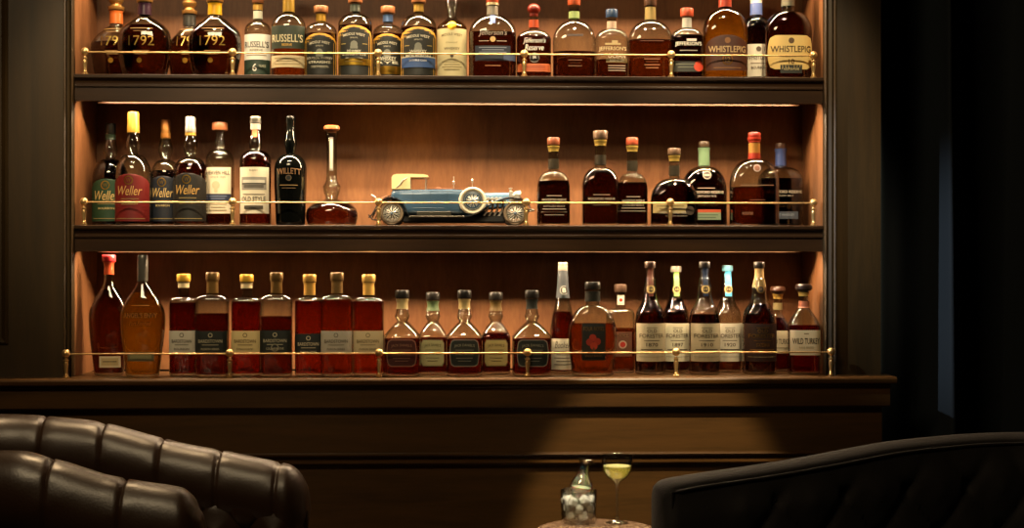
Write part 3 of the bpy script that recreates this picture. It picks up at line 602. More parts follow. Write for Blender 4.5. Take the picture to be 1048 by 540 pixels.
wood_r('dark bottle with blue neck foil, last on the middle shelf', 799, 23, .185, 147, 5.5, 5.4, '#4a3224', 171, 186, 183, 5.2, foils=[(152.5, 170, '#3c4c7c', .4, .15)],
       prt=[('text', 'WOODFORD RESERVE', 197, 2.8, 38, '#b8ac98'), ('text', 'KENTUCKY MALT', 201, 1.6, 20, '#98907c')], extra=[('lower_label', [('rect', 217, 224.5, 15, '#4c5460'), ('text', 'MALT WHISKEY', 220.5, 2.4, 22, '#9aa4b0')])])
# ---------------- counter row
def angel(label, cx, Y, w, cap, foils, liq, lc, txt, extra=()):
    bottle(label, 3, cx, w, Y, 268, 291, 310, 4.6, prof=[(385, w*.74), (372, w*.80), (352, w*.92), (332, w*1.0), (318, w*.97), (305, w*.70), (297, w*.44), (290, w*.26), (284, 4.7)], dr=.55, n=2.4, liq=liq, lcol=lc, cap=cap, foils=foils, parts=list(txt)+list(extra))
angel('teardrop bottle with red wax cap and small cream label, leftmost on counter', 111.5, .06, 20, ('cap', 261, 268, 7, '#c82c30', 0), [(268.5, 281, '#c0502c', .5, .1)], 296, '#86340f', [('lower_label', [('rect', 364, 375.5, 10.5, '#cfc09a', 3), ('rect', 366, 373.5, 8.5, '#b8a070', 3), ('rect', 369, 370, 7, '#5a4a30', 3)])])
angel('teardrop bottle with grey cap and gold wing lettering on counter', 146, .01, 22.8, ('cap', 261, 288, 5.4, '#6a665c', .5), [], 299, '#d08a2c', [('printed_lettering', [('text', "ANGEL'S ENVY", 322.5, 5, 34, '*d8a870'), ('text', 'Port Finished', 330.5, 4, 22, '*b08050', 0, .25), ('rect', 312, 312.6, 9, '*a87848')]), ('lower_label', [('rect', 360, 369, 13.5, '#6a6448'), ('rect', 362, 367, 11, '#8a8258')])])
def bard(label, cx, hw, Y, top, capc, met, liq, lc, lab, ink, sub='FUSION SERIES', extra=(), foil=True, y0=338, y1=361.5):
    bottle(label, 3, cx, hw, Y, top+7, 301.5 if top < 280 else 304, 310, 5.3, 'broad', .8, 4.5, liq=liq, lcol=lc, cap=('cap', top, top+7.5, 7, capc, met),
           foils=([(top+8.5, top+14, '#c8b48a', .5, .1)] if foil == 1 else [(top+8, top+21, capc, .6, met)]),
           parts=[('front_label', [('rect', y0, y1, hw*.985, lab), ('disc', 0, y0+4.5, 2.3, ink), ('disc', 0, y0+4.5, 1.5, lab), ('text', 'BARDSTOWN', y0+10.5, 3.4, hw*1.45, ink), ('rect', y0+14, y0+14.6, hw*.5, ink), ('text', sub, y0+18.5, 2.2, hw*1.1, ink)] + list(extra))])
bard('square bottle with gold-yellow cap and grey-cream label, counter left', 188, 13.8, .04, 280.5, '#d8a838', .3, 310, '#7a1e10', '#b4ac98', '#4c463c', 'BOURBON', foil=1)
bard('square bottle with bronze cap, black label, liquid below shoulder', 217.5, 16.6, .01, 279, '#7a5c30', .5, 321, '#6a1c10', '#1e221c', '#b4aa8c', foil=0)
bard('square bottle with gold-yellow cap and tan label above red line', 252.5, 15, .03, 281, '#d8a838', .3, 309, '#962210', '#cdb67e', '#6a5430', 'Discovery', [('rect', 360, 362.5, 14.7, '#b02c20')], foil=1)
bard('square bottle with bronze cap and black crest label, two-thirds full', 283, 16.2, .01, 279, '#7a5c30', .5, 324, '#70200f', '#1e221c', '#b4aa8c', 'COLLABORATIVE', [('disc', 0, 355, 4, '#8a846c'), ('disc', 0, 355, 3, '#1e221c')], foil=0, y0=337.5)
bard('square red-amber bottle with gold cap and black label, full', 316.8, 14.6, .03, 281, '#cfa050', .4, 308, '#a02c12', '#1c1e1a', '#c0b090', foil=0, y0=341)
bard('square bottle with bronze cap and pale grey label, full', 345, 16.2, .01, 279, '#7c6038', .5, 306, '#a0340f', '#b8ae9a', '#6a6252', foil=0)
bard('square bottle with gold cap and cream label beside the tall rail post', 377.3, 15.6, .03, 281, '#d8aa58', .4, 308, '#a8340f', '#c9b48a', '#7c6840', foil=0)
def jd(label, cx, hw, Y, top, ring, lab, ink, shape, liq, sub='SINGLE BARREL'):
    bottle(label, 3, cx, hw, Y, top+8, 329, 345, 5.4, 'cone', .95, 5, bulge=[(318, 2.4, 1.0), (323.5, 3.0, 2.4), (329, 2.2, .8)], liq=liq, lcol='#6c1a10', cap=('cap', top, top+8, 7.2, '#201c18', 0), foils=[(top+9, top+19, ring, .4, .1)],
           parts=[('front_label', [(shape, 346.5, 374, hw*.80, ink), (shape, 347.5, 373, hw*.76, lab), ('text', 'JACK DANIEL\'S', 352.5, 3.4, hw*1.1, ink, 0, 0, .8), ('text', sub, 361, 2.4, hw*1.0, ink), ('rect', 357, 357.6, hw*.5, ink), ('rect', 365, 365.6, hw*.45, ink), ('rect', 368, 368.6, hw*.35, ink)])])
jd('square ring-necked bottle with pale neck band and deep red label', 411.7, 19, .01, 297, '#b4a070', '#43160f', '#96705a', 'dome', 347)
jd('square ring-necked bottle with green neck band and cream octagonal label', 443, 15, .075, 299, '#5c6e4c', '#a8a070', '#5a5434', 'oct', 346, 'RYE')
jd('square ring-necked bottle with tan neck band and oval black label', 475.3, 18.7, .01, 297, '#b09a68', '#1e2420', '#8c8c7c', 'dome', 347)
jd('square ring-necked bottle with gold-edged band and cream octagonal label', 507.4, 15, .075, 299, '#6a5430', '#b09c60', '#5a4a28', 'oct', 341, 'BARREL PROOF')
jd('square ring-necked bottle with black neck band and black label', 544.3, 20, .01, 297, '#2a2c28', '#1e2624', '#8a8c80', 'dome', 347)
bottle('tall wine-shaped bottle with grey neck wax and handwritten label', 3, 576, 14, .085, 270, 312, 348, 4.6, prof=[(382, 13.4), (365, 14), (350, 13.9), (335, 13.0), (322, 10.6), (308, 7.2), (296, 5.6), (284, 5.0)], dr=1, n=2, liq=319, lcol='#7a2412', cap=('cap', 268.5, 277, 5, '#a09a8c', .1), foils=[(277, 305, '#4c5054', .5, .2)],
       parts=[('neck_seal', [('disc', 1, 297, 4.6, '#8c8c84'), ('disc', 1, 297, 3.8, '#1c1c1a'), ('text', 'B', 297, 4.6, 3.6, '#c8c4b4', 1)]), ('front_label', [('rect', 346, 377.5, 13.2, '#dcd2b8'), ('text', "Booker's", 352, 7, 18, '#2a241e', 0, .35)] + fine(358.5, 5, 9.5, '#7c7260', 3.3) + [('disc', 9, 337, 2, '#b02c24')])])
bottle('wide rounded bottle with black cap and red rose on dark label', 3, 606.5, 25, .01, 296, 313, 345, 7.2, 'round', .5, 2.4, basew=.86, liq=331, lcol='#a4481a', cap=('cap', 288.5, 296, 8, '#241e18'), foils=[(298.5, 308.5, '#2a2a24', .8, .1)],
       parts=[('neck_seal', [('disc', 1.5, 303.5, 3.6, '*b08c50'), ('disc', 1.5, 303.5, 2.4, '#2a2a24')]), ('front_label', [('rect', 330.5, 368, 12, '#1c1a14'), ('text', 'FOUR ROSES', 336, 4.2, 21, '*c8a068'), ('disc', -1, 345, 3.6, '#a8321c'), ('disc', 3.6, 349, 3.6, '#9c2c18'), ('disc', -4.2, 349.5, 3.6, '#9c2c18'), ('disc', 0, 353.5, 3.8, '#b03a20'), ('rect', 355, 360, 1.0, '#5a3a1c'), ('text', 'SINGLE BARREL', 363.5, 2.2, 18, '*b08c50')])])
bottle('clear embossed bottle with red dots on neck and body', 3, 635, 14.4, .10, 298, 316, 322, 4.8, 'broad', .8, 4, liq=336, lcol='#8a3a18', cap=('cap', 291, 299, 6.4, '#5c4434', .2),
       parts=[('neck_label', [('rect', 302, 312, 3.6, '#c8b8a4'), ('disc', 0, 307, 2.8, '#f0e0d0'), ('disc', 0, 307, 1.9, '#c03424')]), ('front_label', [('rect', 339, 364, 9.5, '#6e4630', 1), ('text', 'SMALL', 343, 3, 12, '*c8a078', 1), ('disc', 1, 352, 4.2, '#c0a890'), ('disc', 1, 352, 2.8, '#b8301c'), ('rect', 359, 361, 7, '*a87c50', 1)])])
def of(label, cx, hw, Y, top, ribbon, year, capc, liq, lab='#c4b898', seal='#b89c5c', rw=2.6, foilall=None, lc='#4c1a0c', ink='#4a3a28', text2=None):
    bottle(label, 3, cx, hw, Y, top+6, 309, 328, 4.3, prof=[(382, hw*.97), (370, hw), (345, hw), (328, hw*.98), (318, hw*.86), (311, hw*.60), (305, hw*.46), (296, hw*.41), (285, 5.2)], dr=1, n=2, liq=liq, lcol=lc, cap=('cap', top, top+6, 5.7, capc, .1),
           foils=foilall or [], parts=[('neck_ribbon', ([('rect', top+6, 303, rw, ribbon)] if ribbon else []) + [('disc', 0, 296, 4.1, seal), ('disc', 0, 296, 3.0, '#2c2418'), ('text', year[:2], 296, 2.4, 3.6, seal)]),
           ('front_label', [('rect', 330.5, 369, hw*.93, lab), ('text', 'OLD', 338, 3.6, hw*.62, ink), ('text', 'FORESTER', 343, 4.0, hw*1.55, ink), ('text', year, 352, 3.6, hw*.75, ink), ('rect', 347.5, 348.1, hw*.5, ink), ('rect', 334.5, 335, hw*.35, ink)] + fine(356.5, 1, hw*.7, ink) + [('rect', 364, 364.5, hw*.8, '#9a8c6c')])])
of('long-necked bottle with dark brown neck ribbon and cream label', 665.3, 15.8, .05, 268, '#5a2818', '1870', '#3c2418', 300)
of('long-necked bottle with bright green neck ribbon and cream label', 691.7, 14.4, .12, 272.5, '#8cc05c', '1897', '#8c8478', 306, '#dcd4b4')
of('long-necked bottle with navy neck ribbon and cream label', 721, 16.2, .045, 268, '#1c2c48', '1910', '#28201c', 322)
of('long-necked bottle with light blue cap, ribbon and cream label', 744.5, 14.8, .125, 271.5, '#4cb4dc', '1920', '#7cc0dc', 345, '#d4ccb4', rw=3.2, lc='#843a18')
of('long-necked dark bottle with gold lettering and no pale label', 777, 17.6, .055, 268, None, 'STATESMAN', '#2a2018', 311, '#2e170d', '*a88448', ink='*b08c50', lc='#5a200e', foilall=[(275, 294, '#a8885a', .15, .1)])
bottle('dark bottle with brown disc cap tucked behind the pair at right end', 3, 796, 15, .13, 300, 321, 342, 4.4, 'cone', .7, 3, liq=325, lcol='#741610', cap=('disc', 293, 300, 8, '#4c2c1c'), foils=[(301, 306, '#c09848', .5, .5), (310, 317, '#8c7c54', .4, .1)],
       parts=[('front_label', [('rect', 338, 361, 13.2, '#c4b494'), ('text', 'WILD TURKEY', 349, 5.4, 24, '#2c2218')] + fine(355, 1, 8, '#8a7a5c'))])
bottle('angular bottle with dark disc cap and cream label, rightmost on counter', 3, 822.6, 16.2, .03, 298, 314, 333, 4.6, 'cone', .7, 3.2, liq=333, lcol='#9a1c10', cap=('disc', 290.5, 298, 8.8, '#2c1a14'), foils=[(299, 303, '#c8a050', .6, .5), (308, 315, '#b06a4c', .6, .1)],
       parts=[('front_label', [('rect', 337.5, 363, 16, '#d0bc94'), ('text', 'WILD TURKEY', 348.5, 6, 28, '#2a2018'), ('rect', 340.5, 341.5, 2.5, '#7a6444'), ('text', 'RARE BREED', 355, 2, 15, '#a08c64')])])
# ------------------------------------------------------------------ model car
def model_car():
    Y0 = .135; X0, _, d = at(461, HY, Y0); K = (d - .06) / F   # near side scale
    T = thing('model_car', 'blue vintage open touring model car with cream folded-back top and wire wheels', 'model car', (X0, Y0, Z2+.0010))
    lx = lambda p: (p-461)*K
    lz = lambda p: (230.3-p)*K
    blue = plain('#43607a', .3, 0, 'blue_enamel', Coat_Weight=.5); dblue = plain('#3a5266', .4, 0, 'dark_blue_enamel')
    cream = plain('#e6cf98', .6, 0, 'cream_cloth'); chrome = plain('#e2ded2', .28, .75, 'chrome'); tyre = plain('#86735c', .7, 0, 'grey_rubber')
    blk = plain('#141210', .5, 0, 'black_undertray'); white = plain('#dcd2b8', .4, 0, 'ivory_rubber'); fen = plain('#1c2228', .2, 0, 'dark_fender', Coat_Weight=.6)
    brown = plain('#7a4a2c', .6, 0, 'tan_leather')
    W = .066
    # body: cross sections along x
    def sec(px, w, zb, zt, rnd=.25, N=24):
        x = lx(px); cz = (lz(zb)+lz(zt))/2; hz = (lz(zt)-lz(zb))/2; ring = []
        for i in range(N):
            a = 2*pi*i/N + pi/N; e = 2/ (2+ (1-rnd)*6)
            ring.append((x, (abs(cos(a))**e)*(1 if cos(a) > 0 else -1)*w, cz+(abs(sin(a))**e)*(1 if sin(a) > 0 else -1)*hz))
        return ring
    b = MB(); b.rings([sec(400.5, W*.82, 214, 196), sec(402.5, W*.92, 217, 193.5), sec(412, W, 219, 193), sec(436, W*1.02, 219.5, 193), sec(462, W*1.0, 219.5, 192.6), sec(478, W*.93, 219.5, 193.5), sec(489, W*.78, 219, 195), sec(497, W*.66, 218, 196)])
    body = b.build('body', blue, T, True, 50)
    # door lines, beltline and cockpit opening with seats
    b = MB()
    for p in (423, 441, 458): b.box(lx(p)-.0005, lx(p)+.0005, -W*1.03, -W*1.005, lz(213), lz(195.5))
    b.tube([(lx(402), -W*.95, lz(195.6)), (lx(412), -W*1.02, lz(195.2)), (lx(436), -W*1.04, lz(195.2)), (lx(462), -W*1.02, lz(195)), (lx(480), -W*.94, lz(196))], .0012, 6)
    b.tube([(lx(402), -W*.93, lz(212)), (lx(436), -W*1.04, lz(212.5)), (lx(480), -W*.93, lz(213))], .0009, 6)
    b.build('door_trim', dblue, body)
    b = MB(); b.box(lx(438), lx(472), -W*.78, W*.78, lz(193.4), lz(192.2), 0, .001); b.box(lx(446), lx(452), -W*.7, W*.7, lz(193), lz(190.8), 0, .003)
    b.build('seat', brown, T, True)
    # bonnet with louvres
    b = MB(); b.rings([sec(496, W*.60, 214, 196, .5), sec(508, W*.50, 213, 195.8, .5), sec(521.5, W*.40, 212, 195.6, .5)])
    hood = b.build('bonnet', plain('#6a8cab', .2, 0, 'pale_blue_enamel', Coat_Weight=.6), T, True, 50)
    b = MB()
    for i in range(5):
        p = 500+i*4.2; b.lathe([(.0001,-.001),(.0055,.0),(.0062,.004),(.0045,.009),(.0001,.0095)], (lx(p), -W*(.60-.03*i)+.002, lz(203)), 12, axis='y')
    b.build('exhaust_stack', chrome, hood)
    # radiator and lamps
    b = MB(); b.box(lx(521.5), lx(526), -W*.36, W*.36, lz(213), lz(194), 0, .003); b.box(lx(526), lx(527), -W*.30, W*.30, lz(212), lz(196)); b.lathe([(.002,0),(.003,.002),(.003,.006),(.006,.007),(.006,.009),(.001,.010)], (lx(523.5), 0, lz(194)), 12)
    b.build('radiator', chrome, T)
    for s in (-1, 1):
        b = MB(); b.lathe([(.001,-.016),(.008,-.012),(.013,-.004),(.0145,.004),(.0145,.008),(.012,.0095),(.001,.011)], (lx(530), s*W*.55, lz(198.8)), 20, axis='x'); b.tube([(lx(530), s*W*.55, lz(202)), (lx(529), s*W*.4, lz(210))], .002, 8)
        b.build('headlamp', chrome, T)
    b = MB(); b.tube([(lx(533), -W*.9, lz(215)), (lx(546), -W*.8, lz(214)), (lx(548), 0, lz(214)), (lx(546), W*.8, lz(214)), (lx(533), W*.9, lz(215))], .0025, 8); b.build('bumper', chrome, T)
    # folding top
    b = MB(); prf = [(401,193),(401,181),(402.5,178.6),(406,177.6),(418,177.4),(434,177.8),(438,178.8),(439,181),(436,180.8),(420,180.9),(420,193)]
    b.rings([[(lx(p), y, lz(q)) for p, q in prf] for y in (-W*.9, -W*.6, 0, W*.6, W*.9)])
    b2 = b; top = b.build('folding_top', cream, T, True, 40)
    b = MB(); b.tube([(lx(405.5), -W*.93, lz(192)), (lx(409.5), -W*.94, lz(188.5)), (lx(412), -W*.94, lz(184.5)), (lx(417), -W*.93, lz(181.5))], [.0012,.0022,.0022,.0012], 8); b.build('landau_bar', chrome, top)
    b = MB()
    for s in (-1, 1): b.tube([(lx(435.5), s*W*.86, lz(193.5)), (lx(436), s*W*.86, lz(180))], .0012, 6)
    b.tube([(lx(420.3), -W*.88, lz(193)), (lx(420.3), -W*.88, lz(181))], .001, 6); b.build('top_post', chrome, top)
    # windshield with frame
    b = MB(); z0, z1 = lz(193), lz(180.5)
    for s in (-1, 1): b.tube([(lx(464.5), s*W*.72, z0), (lx(464.5), s*W*.72, z1)], [.0016,.0010], 8); b.sphere((lx(464.2), s*W*.72, lz(185.5)), .0042, 10, 7); b.sphere((lx(464.5), s*W*.72, z1), .0018, 8, 6)
    b.tube([(lx(464.5), -W*.72, lz(191)), (lx(464.5), W*.72, lz(191))], .001, 6)
    b.build('windshield_frame', chrome, T)
    b = MB(); b.lathe([(.0012,0),(.0012,.012),(.0034,.015),(.0034,.019),(.001,.022)], (lx(483.5), -W*1.0, lz(191)), 10); b.sphere((lx(483.5), -W*1.0, lz(184)), .0034, 10, 7); b.build('side_mirror', chrome, T)
    # wheels
    def wheel(cx, cz, R, y, s, tm, name='wheel', cover=False):
        c = (lx(cx), y, lz(cz)); r = R*K
        b = MB(); b.torus(c, r*.86, r*.14, 'y', 36, 10, 0, 1.25); w = b.build(name, tm, T, True, 60)
        b = MB(); b.torus(c, r*.70, r*.035, 'y', 32, 8, 0, 3.0); b.torus((c[0], c[1]+s*.004, c[2]), r*.60, r*.018, 'y', 32, 6); b.build('rim', chrome, w)
        b = MB()
        for i in range(20):
            a = 2*pi*i/20; a2 = a + (.22 if i % 2 else -.22)
            b.tube([(c[0]+r*.14*cos(a2), c[1]+s*.007, c[2]+r*.14*sin(a2)), (c[0]+r*.68*cos(a), c[1], c[2]+r*.68*sin(a))], .0011, 6)
        b.build('spokes', plain('#f0eadc', .35, .35, 'bright_chrome'), w)['kind'] = 'stuff'
        b = MB(); b.lathe([(.001,-.002),(r*.17,0),(r*.17,.006),(r*.11,.009),(r*.09,.0125),(.001,.013)] if s < 0 else [(.001,.002),(r*.17,0),(r*.17,-.006),(r*.11,-.009),(.001,-.013)], c, 16, axis='y')
        b.build('hub', plain('#9fb4cc', .25, .7, 'blue_hub'), w)
        if cover:
            b = MB(); prf = [(r*.72, 0), (r*.72, .004), (r*.50, .007), (r*.44, .004), (r*.44, 0)]; rs = []
            for rr, h in prf: rs.append([(c[0]+rr*cos(2*pi*i/36), c[1]-h+.002, c[2]+rr*sin(2*pi*i/36)) for i in range(36)])
            b.rings(rs, cap0=False, cap1=False); b.build('wheel_cover', dblue, w)
    for y, s in ((-W*1.0, -1), (W*1.0, 1)):
        wheel(401.3, 218.0, 12.2, y, s, tyre); wheel(527.4, 218.0, 12.4, y, s, tyre)
    wheel(483.8, 205.2, 14.2, -W*1.12, -1, white, 'spare_wheel', True)
    # fenders and running boards
    def fender(pts, y0, y1, name):
        b = MB(); rs = []
        for px, pz, th in pts:
            x, z = lx(px), lz(pz); rs.append([(x, y0, z-.003), (x, y0-.001, z), (x, (y0+y1)/2, z+.0045), (x, y1+.001, z), (x, y1, z-.003), (x, (y0+y1)/2, z+.002)])
        b.rings(rs); return b.build(name, fen, T, True, 60)
    for s in (-1, 1):
        ya, yb = (-W*1.28, -W*.72) if s < 0 else (W*.72, W*1.28)
        fender([(381.5,222.5,0),(384,217,0),(386.5,211,0),(390,206,0),(395,202.6,0),(401,201.6,0),(407,203,0),(412,206.5,0),(415.5,212,0),(418,218,0),(420,221.5,0)], ya, yb, 'fender')
        fender([(474,221.5,0),(482,220,0),(490,216.5,0),(499,210.5,0),(508,205.5,0),(516,202.8,0),(524,201.8,0),(532,202.6,0),(538,205.5,0),(542,210,0),(544,215,0)], ya, yb, 'fender')
        b = MB(); b.box(lx(418.5), lx(476), min(ya, yb), max(ya, yb), lz(222.4), lz(220.6), 0, .0015); b.build('running_board', plain('#6c675c', .35, .5, 'board_metal'), T)
    b = MB()
    b.box(lx(427), lx(462), -W*1.18, -W*.98, lz(220.6), lz(216.2), 0, .0015)
    for i in range(5): b.box(lx(430+i*6.5), lx(432.5+i*6.5), -W*1.20, -W*1.17, lz(219.8), lz(217))
    b.build('tool_box', plain('#5c5a50', .3, .7, 'dull_metal'), T)
    # exhaust pipes sweeping down from the bonnet
    for i in range(4):
        p = 499+i*5.2; b = MB(); b.tube([(lx(p), -W*.62, lz(204)), (lx(p+.6), -W*.78, lz(208)), (lx(p-.5), -W*.82, lz(215)), (lx(p-3.5), -W*.78, lz(220)), (lx(p-9), -W*.7, lz(223.5))], .0031, 8)
        b.build('exhaust_pipe', chrome, T)
    # chassis, springs, axle, tail lamp, luggage
    b = MB(); b.box(lx(386), lx(538), -W*.6, W*.6, lz(222), lz(216), 0, .002); b.box(lx(412), lx(518), -W*.85, W*.85, lz(227), lz(220), 0, .003)
    for p in (401.3, 527.4): b.tube([(lx(p), -W*.95, lz(218)), (lx(p), W*.95, lz(218))], .003, 8)
    b.build('chassis', blk, T)
    b = MB(); b.tube([(lx(388), -W*.5, lz(206)), (lx(384), -W*.5, lz(213)), (lx(380.5), -W*.5, lz(219)), (lx(377), -W*.5, lz(222))], .0022, 8); b.tube([(lx(377), -W*.5, lz(219)), (lx(381), -W*.5, lz(224)), (lx(388), -W*.5, lz(225)), (lx(396), -W*.5, lz(222))], .0018, 8); b.build('rear_spring', blk, T)
    b = MB(); b.tube([(lx(379.8), -W*.55, lz(198.6)), (lx(382), -W*.55, lz(200)), (lx(384.5), -W*.55, lz(201.6))], [.0022,.003,.0022], 10); b.tube([(lx(384), -W*.55, lz(201.6)), (lx(389), -W*.5, lz(206))], .001, 6); b.build('tail_lamp', plain('#e8e4dc', .3, 0, 'white_lamp'), T)
    b = MB(); b.rings([[(lx(390+dx)+c*.0, y, lz(203-dx*.35)+q) for c, y, q in ((0,-.03,-.006),(0,-.03,.006),(0,.03,.006),(0,.03,-.006))] for dx in (0, 6)]); b.build('luggage_roll', plain('#c08c6c', .5, .2, 'copper_leather'), T)
    b = MB(); b.rings([[(lx(387+dx), y, lz(204.6-dx*.35)+q) for y, q in ((-.02,-.005),(-.02,.005),(.02,.005),(.02,-.005))] for dx in (0, 13)]); b.build('luggage_rack', blk, T)
model_car()

# ------------------------------------------------------------------ side table, glassware
YT = -.65
def cloudy(name, col, k):
    m, nt, out = new_mat(name); N = nt.nodes.new; L = nt.links.new
    t = N('ShaderNodeBsdfTransparent'); t.inputs['Color'].default_value = C(col)
    d = N('ShaderNodeBsdfDiffuse'); d.inputs['Color'].default_value = C(col); tr = N('ShaderNodeBsdfTranslucent'); tr.inputs['Color'].default_value = C(col)
    lw = N('ShaderNodeLayerWeight'); lw.inputs['Blend'].default_value = .4
    a = N('ShaderNodeMixShader'); L(d.outputs[0], a.inputs[1]); L(tr.outputs[0], a.inputs[2])
    g = N('ShaderNodeBsdfGlossy'); g.inputs['Roughness'].default_value = .05; a2 = N('ShaderNodeMixShader'); a2.inputs[0].default_value = .08; L(a.outputs[0], a2.inputs[1]); L(g.outputs[0], a2.inputs[2])
    f = N('ShaderNodeMath'); f.operation = 'MULTIPLY_ADD'; f.inputs[1].default_value = 1-k; f.inputs[2].default_value = k*.55; f.use_clamp = True; L(lw.outputs['Facing'], f.inputs[0])
    b = N('ShaderNodeMixShader'); L(f.outputs[0], b.inputs[0]); L(t.outputs[0], b.inputs[1]); L(a2.outputs[0], b.inputs[2])
    L(b.outputs[0], out.inputs[0]); return m
def glassware():
    tx = ax(607, YT); zt = .588
    T = thing('side_table', 'small round marble-topped pedestal table between the two armchairs', 'table', (tx, -.735, .0008))
    m, nt, out = new_mat('pinkish_marble'); p = nt.nodes.new('ShaderNodeBsdfPrincipled'); n = nt.nodes.new('ShaderNodeTexNoise'); n.inputs['Scale'].default_value = 22; n.inputs['Detail'].default_value = 8; n.inputs['Distortion'].default_value = 2.5
    cr = nt.nodes.new('ShaderNodeValToRGB'); e = cr.color_ramp.elements; e[0].position = .38; e[0].color = C('#2e1e16'); e[1].position = .62; e[1].color = C('#a08868'); x = e.new(.5); x.color = C('#5e4434')
    nt.links.new(n.outputs['Fac'], cr.inputs['Fac']); nt.links.new(cr.outputs[0], p.inputs['Base Color']); p.inputs['Roughness'].default_value = .18; nt.links.new(p.outputs[0], out.inputs[0])
    b = MB(); R = .138; b.lathe([(R-.02, zt-.024), (R-.004, zt-.022), (R, zt-.016), (R, zt-.006), (R-.003, zt-.001), (R-.006, zt)], n=64); b.build('table_top', m, T, True, 30)
    b = MB(); b.lathe([(.012, .03), (.014, .2), (.018, .34), (.014, .36), (.014, zt-.05), (.03, zt-.03), (.05, zt-.024)], n=24); b.build('pedestal', BRASS, T)
    b = MB(); b.lathe([(.11, 0), (.115, .006), (.10, .014), (.03, .026), (.012, .034)], n=40); b.build('base', BRASS, T)
    g = glass('#f6f7f2', '#dadcd4', 'table_glass', .02, 1.5)
    # stemmed glass
    gx = ax(631.5, YT-.01); G = thing('cocktail_glass', 'small stemmed cocktail glass half full of pale yellow drink on the side table', 'glass', (gx, YT-.01, zt+.0012))
    k = at(631, HY, YT)[2]/F; Zp = lambda y: (535.5-y)*k
    o = [(.0265, 0), (.027, .0008), (.020, .0022), (.008, .005), (.0042, .010), (.0032, .02), (.0028, Zp(510)), (.0034, Zp(500)), (.0050, Zp(495.5)), (.0105, Zp(492.5)), (.0235, Zp(489)), (.0320, Zp(483)), (.0352, Zp(477)), (.0360, Zp(470)), (.0360, Zp(466.5))]
    i_ = [(.0351, Zp(466.6)), (.0350, Zp(470)), (.0342, Zp(477)), (.0310, Zp(482.6)), (.0225, Zp(488)), (.009, Zp(490.6)), (.001, Zp(491))]
    b = MB(); b.lathe([(.001, 0)] + o + i_, n=48, cap0=True, cap1=True); b.build('glass_bowl_and_stem', g, G, True, 60)
    zl = Zp(477.5); li = [(.001, Zp(491)+.0008), (.009, Zp(490.6)+.0006), (.0218, Zp(488)+.0006), (.0304, Zp(482.6)), (.0336, zl-.0005), (.0334, zl)]
    b = MB(); b.lathe(li, n=48); b.build('drink', cloudy('pale_drink', '#f4efb4', .35), G, True, 40)
    # tumbler with ice and carafe
    ux = ax(592.3, YT); k = at(592, HY, YT)[2]/F; H = 33.5*k; R = 18.6*k
    U = thing('tumbler', 'short straight clear tumbler filled with ice on the side table', 'glass', (ux, YT, zt+.0012))
    b = MB(); b.lathe([(.001,0),(R*.90,0),(R*.93,.002),(R*.97,.02),(R,H-.001),(R-.001,H),(R-.0028,H-.001),(R*.97-.003,.02),(R*.92-.004,.011),(.001,.010)], n=56); b.build('tumbler_wall', g, U, True, 50)
    ice = new_mat('clear_ice'); m, nt, out = ice
    pb = nt.nodes.new('ShaderNodeBsdfPrincipled'); pb.inputs['Base Color'].default_value = C('#f6f8f2'); pb.inputs['Roughness'].default_value = .12; pb.inputs['IOR'].default_value = 1.31; pb.inputs['Transmission Weight'].default_value = .12; pb.inputs['Subsurface Weight'].default_value = .8; pb.inputs['Subsurface Scale'].default_value = .02; pb.inputs['Subsurface Radius'].default_value = (1, 1, 1)
    n = nt.nodes.new('ShaderNodeTexNoise'); n.inputs['Scale'].default_value = 90; bb = nt.nodes.new('ShaderNodeBump'); bb.inputs['Strength'].default_value = .5; bb.inputs['Distance'].default_value = .003; nt.links.new(n.outputs['Fac'], bb.inputs['Height']); nt.links.new(bb.outputs['Normal'], pb.inputs['Normal']); nt.links.new(pb.outputs[0], out.inputs[0])
    rnd = random.Random(4)
    spots = []
    for lv, (zz, cnt, rad) in enumerate(((.020, 5, .0245), (.037, 6, .0275), (.054, 6, .0285))):
        for j in range(cnt):
            a = 2*pi*j/cnt + lv*.5; spots.append((rad*cos(a), rad*sin(a), zz+rnd.uniform(-.002,.002)))
    names = ['bottom', 'middle', 'top']
    for i, (x, y, z) in enumerate(spots):
        h = .0094+rnd.uniform(-.001,.0012); b = MB(); b.box(-h, h, -h, h, -h*.95, h*.95, 0, h*.32)
        M = Matrix.Rotation(rnd.uniform(0, 3), 3, 'Z') @ Matrix.Rotation(rnd.uniform(-.5, .5), 3, 'X') @ Matrix.Rotation(rnd.uniform(-.5, .5), 3, 'Y')
        b.v = [tuple(M @ Vector(v)) for v in b.v]
        o = b.build('ice_cube', m, None, True, 30, (ux+x, YT+y, zt+z)); o['label'] = 'irregular clear ice cube packed around the carafe in the tumbler'; o['category'] = 'ice cube'; o['group'] = 'ice cubes in the tumbler'
    Cf = thing('carafe', 'small clear glass carafe with flared lip standing in the ice-filled tumbler', 'carafe', (ux-.0035, YT, zt+.0150)); Cf.rotation_euler = (0, math.radians(8), 0)
    zb = .0115; Zc = lambda y: (539-y)*k - zb
    pc = [(.001, 0), (.0125, 0), (.0145, .002), (.0165, .012), (.019, Zc(516)), (.0245, Zc(507)), (.0262, Zc(502.5)), (.0245, Zc(499)), (.018, Zc(494)), (.0125, Zc(489)), (.0108, Zc(484)), (.0112, Zc(480)), (.0135, Zc(477)), (.0155, Zc(475.5))]
    b = MB(); rs = []
    for r, z in pc + [(r-.0012, z-.0003) for r, z in reversed(pc[3:])]:
        ring = []
        for i in range(40):
            a = 2*pi*i/40; rr = max(r, .001); sp = 1 + (.35*exp(-((a if a < pi else a-2*pi)/.45)**2) if z > Zc(480) else 0)
            ring.append((rr*cos(a)*sp, rr*sin(a), z))
        rs.append(ring)
    b.rings(rs, cap1=False); b.build('carafe_wall', g, Cf, True, 60)
